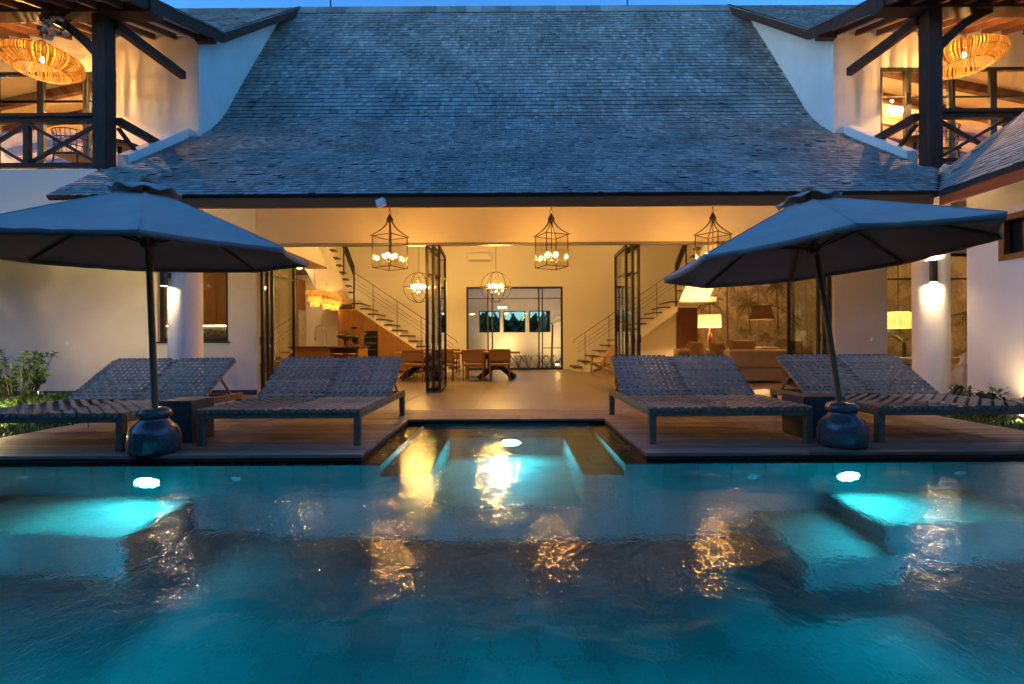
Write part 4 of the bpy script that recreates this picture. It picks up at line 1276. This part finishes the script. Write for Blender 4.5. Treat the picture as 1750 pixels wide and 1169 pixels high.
def orb(x, label):
    yv, zc = 13.6, 2.56
    t = thing('orb_chandelier', (x, yv, zc), label, 'chandelier', 'orb chandeliers above the table')
    rg = MB(); r_ = .42
    for ax in range(4):
        pts = []
        for k in range(48):
            w_ = 2*math.pi*k/48
            if ax == 3: p_ = Vector((r_*math.cos(w_), r_*math.sin(w_)*.97, 0))
            else: p_ = Matrix.Rotation(R(60*ax + 10), 3, 'Z') @ Vector((r_*math.cos(w_), 0, r_*math.sin(w_)))
            pts.append(p_ + Vector((x, yv, zc)))
        rg.tube(pts, .008, 5, closed=True)
    rg.build('cage', M['iron'], t)
    s_ = MB(); s_.tube([(x, yv, zc + .42), (x, yv, zc - .12)], .008, 6)
    for k in range(6):
        a = R(60*k + 15); c, q = math.cos(a), math.sin(a)
        s_.tube([(x, yv, zc - .1), (x + .10*c, yv + .10*q, zc - .16), (x + .19*c, yv + .19*q, zc - .10), (x + .19*c, yv + .19*q, zc - .02)], .007, 6)
    s_ = s_.build('arms', M['chrome'], t)
    for k in range(6):
        a = R(60*k + 15)
        MB().sphere((x + .19*math.cos(a), yv + .19*math.sin(a), zc + .03), .028, 10, 1.4).build('bulb', M['bulb_chand'], s_, smooth=True)
    cr = MB(); rr = random.Random(int(x*100))
    for k in range(90):
        a = rr.uniform(0, 2*math.pi); r0 = rr.choice([.06, .10, .15, .19]); z = zc - .12 - rr.uniform(0, .12) if rr.random() < .6 else zc + rr.uniform(.05, .3)
        if z > zc: r0 *= .35
        cr.sphere((x + r0*math.cos(a), yv + r0*math.sin(a), z), .013, 6, 1.3)
    cr = cr.build('crystals', M['crystal'], t); cr['kind'] = 'stuff'
    MB().tube([(x, yv, zc + .42), (x, yv, 5.14)], .007, 6).build('chain', M['iron'], t)
orb(-2.60, 'orb chandelier with crystals, half behind the folded glass doors')
orb(-.44, 'orb chandelier with crystals in front of the rear sliding doors')

t = thing('air_conditioner', (-1.19, 17.7, 3.95), 'white wall air conditioner high on the rear wall', 'air conditioner')
MB().box(-1.62, -.74, 17.57, 17.795, 3.96, 4.25).build('body', M['white_paint'], t, bevel=.03)
MB().box(-1.56, -.80, 17.562, 17.60, 3.965, 4.01).build('vent', M['alu'], t)
MB().box(-.84, -.78, 17.566, 17.572, 4.16, 4.20).build('badge', M['alu'], t)

# ================================================================== kitchen
t = thing('kitchen_island', (-5.5, 14.6, 0), 'oak kitchen island with thin dark worktop behind the lounger', 'kitchen island')
MB().box(-6.55, -4.45, 14.2, 15.2, .88, .92).build('worktop', M['worktop'], t, bevel=.004)
MB().box(-6.5, -5.35, 14.26, 15.15, 0.001, .88).build('cabinet', M['oak'], t, bevel=.004)
MB().box(-4.56, -4.50, 14.26, 15.15, 0.001, .88).build('end_panel', M['oak'], t, bevel=.004)
MB().box(-5.35, -4.56, 14.8, 14.86, .1, .88).build('back_panel', M['oak'], t)
t = thing('kitchen_tap', (-5.75, 14.7, .92), 'tall arched chrome spring tap on the kitchen island', 'tap')
pts = [(-5.62, 14.7, .925), (-5.62, 14.7, 1.35)] + [(-5.79 + .17*math.cos(R(a)), 14.7, 1.38 + .17*math.sin(R(a))) for a in range(0, 181, 15)] + [(-5.96, 14.7, 1.2)]
MB().tube(pts, .013, 8).build('spout', M['chrome'], t, smooth=True)
MB().tube([(-5.96, 14.7, 1.22), (-5.96, 14.7, 1.10)], .022, 10).build('spray_head', M['chrome'], t, smooth=True)
MB().lathe([(.035, 0), (.03, .06), (.02, .10)], 14, (-5.62, 14.7, .921)).build('base', M['chrome'], t, smooth=True)
t = thing('domed_vessel', (-4.98, 14.6, .92), 'dark domed mushroom-shaped vessel on the kitchen island', 'vessel')
MB().lathe([(.13, .001), (.08, .04), (.075, .16), (.12, .22)], 24, (-4.98, 14.6, .92)).build('foot', M['copper'], t, smooth=True)
MB().lathe([(.12, .221), (.26, .26), (.285, .29), (.28, .315), (.24, .36), (.14, .395), (.02, .405), (.02, .43), (.001, .432)], 28, (-4.98, 14.6, .92)).build('dome', M['copper'], t, smooth=True, sharp=60)
st0 = None
for i, (x, lb) in enumerate(((-5.05, 'round wooden bar stool at the island, nearer the tap'), (-4.68, 'round wooden bar stool at the island, nearer the wine fridge'))):
    t = thing('bar_stool', (x, 14.0, 0), lb, 'stool', 'bar stools at the island')
    MB().lathe([(.16, .67), (.175, .685), (.175, .71), (.16, .72)], 20, (x, 14.0, 0)).build('seat', M['chair_wood'], t, smooth=True)
    for a in (45, 135, 225, 315):
        c, q = math.cos(R(a)), math.sin(R(a))
        MB().tube([(x + .11*c, 14 + .11*q, .68), (x + .19*c, 14 + .19*q, .001)], .016, 7).build('leg', M['chair_wood'], t)
def tier_lamp(x, yv, label):
    t = thing('fringe_pendant', (x, yv, 2.1), label, 'pendant lamp', 'tiered fringe pendants over the island')
    for r_, z0, z1 in ((.27, 2.42, 2.62), (.205, 2.27, 2.46), (.13, 2.12, 2.31)):
        b = MB(); n = 44; vs = []; fs = []
        for k in range(n):
            a = 2*math.pi*k/n; jr = r_*(1 + .03*math.sin(k*2.4)); 
            vs += [(x + jr*math.cos(a), yv + jr*math.sin(a), z0 + .012*math.sin(k*1.7)), (x + r_*math.cos(a), yv + r_*math.sin(a), z1)]
        for k in range(n):
            l = (k+1) % n; fs.append((2*k, 2*l, 2*l+1, 2*k+1))
        b.add(vs, fs).build('fringe_tier', M['fringe'], t)
    MB().tube([(x, yv, 2.62), (x, yv, 3.33)], .005, 5).build('cord', M['black_metal'], t)
    MB().sphere((x, yv, 2.38), .045, 10).build('bulb', M['bulb_kitchen'], t)
    MB().sphere((x, yv, 2.20), .03, 8).build('bulb', M['bulb_kitchen'], t)
for x, yv, lb in ((-5.98, 14.75, 'tiered fringe pendant nearest the oak cabinets, largest of three'), (-5.98, 15.7, 'tiered fringe pendant in the middle of three over the island'), (-5.98, 16.4, 'tiered fringe pendant nearest the stairs, smallest of three')):
    tier_lamp(x, yv, lb)
# oak cupboards
t = thing('oak_cupboard', (-8.3, 17.4, 0), 'tall oak kitchen cupboard with built-in dark oven beside the white wall', 'cupboard')
MB().box(-9.4, -7.55, 17.05, 17.79, 0.001, 3.3).build('carcass', M['oak'], t, bevel=.004)
MB().box(-7.54, -7.52, 17.1, 17.75, .6, 2.2).build('oven_front', M['steel'], t)
t = thing('wall_cupboards', (-7.6, 11.5, 1.45), 'oak wall cupboards with light strip seen through the kitchen window', 'cupboard')
for k in range(6):
    MB().box(-9.0 + .42*k, -8.585 + .42*k, 11.33, 11.7, 1.45, 3.3).build('door', M['oak'], t, bevel=.003)
MB().box(-9.0, -6.5, 11.36, 11.38, 1.425, 1.445).build('light_strip', M['led'], t)
MB().box(-9.0, -6.48, 11.701, 11.75, 0.001, 3.33).build('back_panel', M['black_stone'], t)
t = thing('base_cupboards', (-7.6, 11.4, 0), 'low kitchen cupboards with dark top seen through the window', 'cupboard')
MB().box(-9.0, -6.5, 11.12, 11.70, .001, .88).build('carcass', M['oak'], t)
MB().box(-9.0, -6.49, 11.08, 11.70, .881, .92).build('worktop', M['worktop'], t)
# panelled cupboard under the stair
X0 = -5.92
t = thing('stair_cupboard', (-4.4, 16.5, 0), 'sloping oak cupboard wall under the stairs with wine fridge', 'cupboard')
zt = lambda x: max(0.02, min(2.16, 2.16 - (x + 5.32)*.675))
k = 0; x = X0
edges = [-5.92, -5.54, -5.03, -4.5, -3.95, -3.4, -2.85, -2.35]
for a, b in zip(edges, edges[1:]):
    zz = [(a + .004, .06), (b - .004, .06), (b - .004, zt(b)), (max(a + .004, -5.32) if a < -5.32 < b else a + .004, zt(a))]
    if a < -5.32 < b: zz.append((a + .004, 2.16))
    MB().prism(zz, 'y', 16.50, 16.62).build('panel', M['oak'], t)
    n_ = int((b - a)/.085)
    for q in range(1, n_):
        xx = a + (b - a)*q/n_
        MB().box(xx - .009, xx + .009, 16.492, 16.4995, .07, max(.1, zt(xx) - .03)).build('flute', M['oak'], t)
MB().box(-5.0, -4.56, 16.46, 16.49, .30, 1.42).build('wine_fridge', M['dark_glass'], t, bevel=.004)
for z in (.55, .78, 1.0, 1.2):
    MB().box(-4.97, -4.60, 16.45, 16.459, z, z + .018).build('shelf', M['alu'], t)
MB().box(-5.46, -5.2, 16.46, 16.49, .98, 1.24).build('coffee_machine', M['steel'], t, bevel=.004)
MB().box(-5.42, -5.24, 16.452, 16.459, 1.02, 1.18).build('machine_screen', M['dark_glass'], t)
MB().box(-5.44, -5.27, 16.46, 16.49, 1.50, 1.56).build('control_panel', M['dark_glass'], t)

# ================================================================== living area
so = thing('sofa', (5.6, 12.6, 0), 'deep taupe fabric sofa with broad arms in front of the mural', 'sofa')
MB().box(4.62, 6.72, 11.75, 13.6, .04, .36).build('base', M['sofa'], so, bevel=.03)
MB().box(5.25, 6.70, 11.72, 12.12, .36, .80).build('armrest', M['sofa'], so, bevel=.05)
MB().box(4.66, 5.24, 12.0, 13.5, .361, .54).build('seat_cushion', M['sofa'], so, bevel=.06)
MB().box(5.26, 6.2, 12.13, 13.5, .361, .54).build('seat_cushion', M['sofa'], so, bevel=.06)
MB().box(6.22, 6.72, 12.13, 13.6, .361, .86).build('backrest', M['sofa'], so, bevel=.06)
MB().box(4.62, 6.2, 13.52, 13.95, .1, .80).build('armrest', M['sofa'], so, bevel=.05)
def cushion(c, w_, h, th, rz, lean, label):
    b = MB(); vs = []; fs = []; n = 10
    for s_ in (-1, 1):
        for i in range(n + 1):
            for j in range(n + 1):
                u, v = -1 + 2*i/n, -1 + 2*j/n
                e = (1 - u**4)*(1 - v**4)
                pin = 1 - .07*(1 - abs(u))*abs(v)**3 
                vs.append((u*w_/2*(1 - .08*(1 - v*v)*0 - .06*(1 - abs(v)**2)*abs(u)), s_*th/2*e**.6, v*h/2*(1 - .06*(1 - u*u)*abs(v))))
        o_ = 0 if s_ < 0 else (n+1)**2
        for i in range(n):
            for j in range(n):
                a = o_ + i*(n+1) + j
                fs.append((a, a+1, a+n+2, a+n+1))
    mt = Matrix.Rotation(R(rz), 3, 'Z') @ Matrix.Rotation(R(lean), 3, 'X')
    vs = [mt @ Vector(p_) + Vector(c) for p_ in vs]
    tag(b.add(vs, fs).build('cushion', M['cushion'], smooth=True, sharp=80, org=Vector(c)), label, 'cushion', 'cushions on the sofa')
cushion((4.95, 12.95, .77), .55, .5, .2, 25, -14, 'taupe cushion on the sofa, nearest the tripod lamp')
cushion((5.40, 12.7, .77), .55, .5, .2, 18, -14, 'taupe cushion in the middle of the sofa')
cushion((5.98, 12.6, .80), .72, .5, .22, -4, -12, 'wide taupe cushion behind the sofa arm')
# tripod lamp
x, yv = 6.35, 15.6
t = thing('tripod_lamp', (x, yv, 0), 'wooden tripod floor lamp with white drum shade', 'floor lamp')
for a in (100, 220, 340):
    MB().tube([(x + .05*math.cos(R(a)), yv + .05*math.sin(R(a)), 1.28), (x + .36*math.cos(R(a)), yv + .36*math.sin(R(a)), .001)], [.022, .016], 8).build('leg', M['chair_wood'], t)
MB().tube([(x, yv, 1.1), (x, yv, 1.55)], .018, 8).build('stem', M['chair_wood'], t)
MB().lathe([(.36, 1.46), (.345, 1.86)], 36, (x, yv, 0), cap=False).build('lamp_shade', M['shade_white'], t, smooth=True)
MB().sphere((x, yv, 1.62), .045, 10).build('bulb', M['bulb_floor'], t)
# arc lamp
t = thing('arc_lamp', (8.1, 13.9, 0), 'arched floor lamp with dark tapered shade over the sofa', 'floor lamp')
x, yv = 7.0, 13.6
pts = [(8.35, 14.0, .05), (8.35, 14.0, 1.0)] + [(7.0 + 1.35*math.cos(R(a)), 13.6 + .4*math.cos(R(a)), 1.0 + 1.05*math.sin(R(a))) for a in range(10, 91, 8)]
MB().tube(pts, .012, 8).build('arc', M['black_metal'], t, smooth=True)
MB().lathe([(.2, .002), (.2, .05)], 24, (8.35, 14.0, 0)).build('foot', M['black_metal'], t)
MB().tube([(x, yv, 2.05), (x, yv, 1.98)], .01, 6).build('stem', M['black_metal'], t)
MB().lathe([(.33, 1.62), (.22, 2.0)], 32, (x, yv, 0), cap=False).build('lamp_shade', M['shade_dark'], t, smooth=True)
MB().sphere((x, yv, 1.75), .04, 10).build('bulb', M['bulb_floor'], t)
# pleated pendant
x, yv = 9.55, 12.0
t = thing('pleated_pendant', (x, yv, 1.5), 'glowing pleated cream pendant behind the white column', 'pendant lamp')
b = MB(); n = 64; vs = []; fs = []
prof = [(.10, 1.72), (.20, 1.715), (.30, 1.62), (.36, 1.50), (.33, 1.38), (.25, 1.31)]
for r_, z in prof:
    for k in range(n):
        a = 2*math.pi*k/n; rr_ = r_*(1 + (.05 if k % 2 else -.02))
        vs.append((x + rr_*math.cos(a), yv + rr_*math.sin(a), z))
for i in range(len(prof) - 1):
    for k in range(n):
        l = (k+1) % n; fs.append((i*n+k, i*n+l, (i+1)*n+l, (i+1)*n+k))
b.add(vs, fs).build('lamp_shade', M['pleat'], t)
MB().tube([(x, yv, 1.6), (x, yv, 3.0)], .008, 6).build('cord', M['black_metal'], t)
MB().sphere((x, yv, 1.52), .05, 10).build('bulb', M['bulb_pleat'], t)
t = thing('white_bench', (9.6, 11.0, 0), 'low white bench behind the glass beside the column', 'bench')
MB().box(8.6, 10.6, 10.8, 11.3, .52, .62).build('bench_top', M['white_paint'], t, bevel=.01)
MB().box(8.7, 8.82, 10.85, 11.25, .001, .52).build('leg', M['white_paint'], t); MB().box(10.35, 10.47, 10.85, 11.25, .001, .52).build('leg', M['white_paint'], t)
# slatted chair and pouf
x, yv = 2.95, 15.1
t = thing('slatted_armchair', (x, yv, 0), 'low slatted teak armchair at the foot of the stairs', 'armchair', rot=(0, 0, R(-60)), local=True)
for k in range(6):
    xx = -.22 + .088*k
    MB().beam((xx, -.05, .30), (xx*1.15, .42, .90), .078, .02, up=(0, -.6, .5)).build('back_slat', M['slab_wood'], t)
for k in range(5):
    yy = -.42 + .10*k
    MB().box(-.27, .27, yy, yy + .085, .36 - .015*(4 - k)*-1 - .06, .385 - .015*(4 - k)*-1 - .06).build('seat_slat', M['slab_wood'], t)
for sx in (-1, 1):
    MB().beam((sx*.31, -.45, .56), (sx*.31, .28, .52), .09, .025).build('armrest', M['slab_wood'], t)
    MB().beam((sx*.29, -.40, .001), (sx*.29, -.34, .55), .05, .04).build('leg', M['slab_wood'], t)
    MB().beam((sx*.27, .46, .001), (sx*.27, -.42, .36), .04, .07).build('leg', M['slab_wood'], t)
t = thing('woven_pouf', (3.32, 13.6, 0), 'round woven pouf peeking out beside the lounger back', 'pouf')
MB().lathe([(.16, .002), (.26, .06), (.32, .2), (.30, .34), (.2, .40), (.01, .41)], 24, (3.32, 13.6, 0)).build('body', M['cane'], t, smooth=True)

# ================================================================== plants
def leaf(b, base, d_, L, w_, up=Vector((0, 0, 1)), droop=.25):
    d_ = d_.normalized(); side_ = d_.cross(up)
    if side_.length < 1e-3: side_ = Vector((1, 0, 0))
    side_.normalize(); dn = Vector((0, 0, -droop))
    m1 = base + d_*L*.45 + dn*L*.1; tip = base + d_*L + dn*L*.5
    nrm = side_.cross(d_)*w_*.18
    b.add([base, m1 + side_*w_/2 + nrm, tip, m1 - side_*w_/2 + nrm, m1], [(0, 4, 1), (4, 2, 1), (0, 3, 4), (4, 3, 2)])

def shrub(x, yv, z0, h, n, seed, label, m='leaf', spread=.5):
    rr = random.Random(seed)
    t = thing('shrub', (x, yv, z0), label, 'shrub', 'garden shrubs')
    st = MB(); lv = MB()
    for k in range(n):
        a = rr.uniform(0, 2*math.pi); s_ = rr.uniform(.25, 1)*spread; hh = h*rr.uniform(.55, 1)
        p0 = Vector((x + .06*math.cos(a), yv + .06*math.sin(a), z0)); p2 = Vector((x + s_*math.cos(a), yv + s_*math.sin(a), z0 + hh))
        p1 = p0.lerp(p2, .5) + Vector((rr.uniform(-.05, .05), rr.uniform(-.05, .05), .06))
        st.tube([p0, p1, p2], [.011, .008, .003], 5)
        for q in range(5):
            u = .45 + .55*q/4
            c = p0.lerp(p1, u*2) if u < .5 else p1.lerp(p2, u*2 - 1)
            tw = c + Vector((rr.uniform(-.14, .14), rr.uniform(-.14, .14), rr.uniform(.0, .12)))
            st.tube([c, tw], [.004, .002], 4)
            for e in range(13):
                b0 = c.lerp(tw, rr.uniform(.3, 1))
                leaf(lv, b0, Vector((rr.uniform(-1, 1), rr.uniform(-1, 1), rr.uniform(-.2, .9))), rr.uniform(.06, .11), rr.uniform(.028, .044))
    st.build('stems', M['bark'], t)
    lv.build('foliage', M[m], t)

shrub(-7.05, 6.95, -.07, .98, 20, 1, 'tall leafy shrub in front of the blank white wall', 'leaf', .36)
shrub(-6.45, 6.6, -.07, .34, 12, 2, 'low leafy shrub at the corner of the deck by the white wall', 'leaf', .3)
shrub(-7.6, 6.3, -.07, .8, 18, 3, 'leafy shrub at the very edge of the garden bed', 'leaf', .5)
shrub(6.3, 6.6, -.07, .42, 10, 4, 'low leafy plant at the foot of the side building', 'leaf', .35)
shrub(6.45, 5.9, -.07, .40, 10, 5, 'low leafy plant lit by the spotlight under the small window', 'leaf', .35)

def grass(name, n, fn, hmin, hmax, seed, label, m='grass'):
    rr = random.Random(seed); vs = []; fs = []
    for k in range(n):
        x, yv = fn(rr)
        a = rr.uniform(0, 2*math.pi); h = rr.uniform(hmin, hmax); w_ = rr.uniform(.004, .009)
        ln = rr.uniform(.1, .8)*h
        dx, dy = math.cos(a), math.sin(a); i = len(vs)
        z0 = -.07
        vs += [(x - dy*w_, yv + dx*w_, z0), (x + dy*w_, yv - dx*w_, z0), (x + dx*ln*.35 - dy*w_*.7, yv + dy*ln*.35 + dx*w_*.7, z0 + h*.65),
               (x + dx*ln*.35 + dy*w_*.7, yv + dy*ln*.35 - dx*w_*.7, z0 + h*.65), (x + dx*ln, yv + dy*ln, z0 + h*.95)]
        fs += [(i, i+1, i+3, i+2), (i+2, i+3, i+4)]
    me = bpy.data.meshes.new(name); me.from_pydata(vs, [], fs); me.materials.append(M[m])
    o = bpy.data.objects.new(name, me); COL.objects.link(o)
    tag(o, label, 'grass', kind='stuff')
grass('lawn_grass', 16000, lambda r: (r.uniform(-9, -5.64), r.uniform(4.6, 7.3)), .04, .11, 1, 'short grass beside the left end of the deck')
grass('tall_grass', 5000, lambda r: ((-6.45 + r.gauss(0, .45)), 6.95 + r.gauss(0, .35)), .2, .45, 2, 'fountain grass at the edge of the terrace near the shrubs', 'leaf')
grass('bed_grass', 6000, lambda r: (r.uniform(5.76, 6.72), r.uniform(4.6, 7.15)), .03, .10, 3, 'ground cover in the bed along the side building')

def fronds(x, yv, z0, h, n, L, seed, label, name='palm', trunk=True, m='leaf_dark', cat='palm'):
    rr = random.Random(seed)
    t = thing(name, (x, yv, z0), label, cat)
    if trunk: MB().tube([(x, yv, z0), (x + .04, yv, z0 + h)], [.05, .035], 8).build('trunk', M['bark'], t)
    b = MB()
    for k in range(n):
        a = rr.uniform(0, 2*math.pi); d_ = Vector((math.cos(a), math.sin(a), rr.uniform(.5, 1.3))).normalized()
        p_ = Vector((x, yv, z0 + h*(1 if trunk else .05)))
        for j in range(12):
            q = p_ + d_*L/12; d_ = (d_ + Vector((0, 0, -.11))).normalized()
            s_ = d_.cross(Vector((0, 0, 1))).normalized()
            for sg in (-1, 1):
                leaf(b, q, s_*sg*.8 + d_*.7, L*.3*math.sin(math.pi*(j + 1.5)/14), .022, droop=.4)
            b.beam(p_, q, .008, .008)
            p_ = q
    b.build('crown', M[m], t)
fronds(9.15, 9.2, 0, 1.3, 11, .8, 3, 'palm with arching fronds in the passage beside the white column')
fronds(9.45, 11.75, 0, .95, 11, .7, 6, 'indoor palm behind the glass next to the white column')
fronds(8.75, 8.9, 0, .2, 12, .55, 4, 'low leafy palm behind the white rock', trunk=False)
fronds(1.55, 19.0, 0, 1.7, 10, .9, 5, 'slender palm in the courtyard behind the rear sliding door')
for i, (x, lb) in enumerate(((.25, 'small dark plant nearest the table end by the rear glass'), (.62, 'small dark plant in the middle behind the rear glass'), (.95, 'small dark plant next to the sliding door frame'), (1.3, 'small dark plant behind the opening door leaf'), (1.62, 'small dark plant by the outer door frame'), (-1.1, 'small dark plant behind the dining chairs'))):
    rr = random.Random(60 + i); t = thing('courtyard_plant', (x, 18.35, 0), lb, 'plant', 'plants along the courtyard glass'); b = MB()
    for k in range(6):
        a = rr.uniform(0, 6.28); p_ = Vector((x, 18.35, 0)); d_ = Vector((.45*math.cos(a), .45*math.sin(a), 1)).normalized()
        for j in range(8):
            q = p_ + d_*.075; d_ = (d_ + Vector((.05*math.cos(a), .05*math.sin(a), -.02))).normalized()
            b.beam(p_, q, .012, .012)
            for sg in (-1, 1): leaf(b, q, Vector((-math.sin(a)*sg, math.cos(a)*sg, .5)), .10, .045)
            p_ = q
    b.build('leaves', M['leaf_dark'], t)
# potted bromeliad by the door
t = thing('potted_plant', (4.75, 13.6, 0), 'potted plant with red flower heads beside the sofa', 'plant')
MB().lathe([(.14, .002), (.22, .2), (.24, .38), (.20, .46), (.17, .47)], 24, (4.75, 13.6, 0)).build('pot', M['pot'], t, smooth=True)
b = MB(); rr = random.Random(4)
for k in range(34):
    a = rr.uniform(0, 6.28)
    leaf(b, Vector((4.75, 13.6, .46)), Vector((math.cos(a), math.sin(a), rr.uniform(.3, 1.8))), rr.uniform(.3, .48), .06, droop=.6)
b.build('leaves', M['leaf'], t)
M['red_petal'] = pm('red_petal', (.22, .03, .02), (.35, .06, .03), 10, .6, 0)
b = MB()
for k in range(20):
    a = rr.uniform(0, 6.28)
    leaf(b, Vector((4.9, 13.5, .88)), Vector((math.cos(a), math.sin(a), rr.uniform(-.2, 1.5))), .12, .04)
b.build('flower', M['red_petal'], t)
# white rock in the passage
rr = random.Random(2); b = MB(); b.sphere((0, 0, 0), 1, 16)
vs = []
for q in b.v:
    v_ = Vector(q); nrm = 1 + .18*math.sin(5*v_.x + 2*v_.z) + .12*math.sin(7*v_.y + 3*v_.x)
    vs.append((8.55 + v_.x*.30*nrm, 9.0 + v_.y*.3*nrm, .26 + v_.z*.42*nrm*(1 - .35*v_.x)))
b.v = [(x, yy, max(0.001, z)) for x, yy, z in vs]
tag(b.build('garden_rock', M['rock'], smooth=True, sharp=25, org=Vector((8.55, 9.0, 0))), 'rough white rock in the passage beside the column', 'rock')

# ================================================================== garden spotlights
def garden_spot(loc, aim, label, m='spot_lens', r=.05):
    t = thing('garden_spotlight', loc, label, 'spotlight', 'garden spotlights')
    p0 = Vector(loc); d_ = Vector(aim).normalized()
    h = p0 + Vector((0, 0, .16))
    MB().tube([p0 - Vector((0, 0, .1)), h], .01, 6).build('stake', M['black_metal'], t)
    MB().tube([h - d_*.04, h + d_*.10], r*1.12, 16, cap=False).build('housing', M['black_metal'], t)
    MB().tube([h + d_*.02, h + d_*.03], r, 16).build('lens', M[m], t)
garden_spot((6.5, 6.15, -.07), (.45, .25, 1), 'garden spotlight at the foot of the side building wall')
garden_spot((-7.3, 7.2, -.07), (-.15, 1, .55), 'garden spotlight among the shrubs by the blank wall', 'spot_wall')
garden_spot((1.75, 18.9, -.0), (-.1, .8, 1), 'garden spotlight beside the courtyard palm', 'spot_court')
garden_spot((-.2, 19.2, -.0), (-.1, .8, 1), 'garden spotlight on the courtyard floor behind the table', 'spot_court')

# ================================================================== tree ring added out of view to block the low sky; rear hedge
def belt(n, fn, seed, label='unseen trees added around the plot to block the low sky'):
    rr = random.Random(seed); vs = []; fs = []
    for k in range(n):
        c = Vector(fn(rr)); s_ = rr.uniform(.35, .8)
        a = Vector((rr.gauss(0, 1), rr.gauss(0, 1), rr.gauss(0, 1))).normalized(); b_ = a.orthogonal().normalized(); b_.rotate(Matrix.Rotation(rr.uniform(0, 6.28), 3, a)); c2 = a.cross(b_)
        i = len(vs)
        vs += [tuple(c + b_*s_), tuple(c + c2*s_*.5), tuple(c - b_*s_), tuple(c - c2*s_*.5)]
        fs.append((i, i+1, i+2, i+3))
    me = bpy.data.meshes.new('tree_belt'); me.from_pydata(vs, [], fs); me.materials.append(M['leaf_dark'])
    o = bpy.data.objects.new('tree_belt', me); COL.objects.link(o)
    tag(o, label, 'trees', kind='stuff')
def rear(r):
    return (r.uniform(-7, 7), 25 + r.gauss(0, .6), r.uniform(-.1, 1.74 + .35*math.sin(r.random()*6) + .3*r.random()))
def ring(r):
    u = r.random()
    top = (9.8 if .25 < u < .75 else 6.6) + 1.2*math.sin(u*40) + .8*math.sin(u*97)
    z = r.uniform(-.1, top)
    if u < .25: return (-19 + r.gauss(0, .7), -11 + 29*u/.25, z)
    if u < .75: return (-19 + 38*(u - .25)/.5, -11 + r.gauss(0, .7), z)
    return (19 + r.gauss(0, .7), -11 + 29*(u - .75)/.25, z)
garden_spot((-6.2, 5.6, -.07), (-.45, .65, .45), 'garden spotlight in the lawn aimed at the shrubs', 'spot_lawn')
for i, (x, z, h) in enumerate(((-1.0, 22.5, 1.5), (.0, 23.5, 1.75), (.6, 22.3, 1.6), (1.5, 23, 1.9), (-1.8, 24, 2.0))):
    shrub(x, z, -.07, h + .2, 16, 70 + i, ['dark bush seen through the courtyard window nearest the kitchen', 'dark bush low in the middle courtyard window', 'dark bush at the side of the middle courtyard window',
          'dark bush seen through the courtyard window nearest the palm', 'dark bush at the edge of the courtyard window view'][i], 'leaf_dark', .7)
belt(18000, ring, 9)
belt(2500, rear, 10, 'dark hedge seen through the courtyard windows')
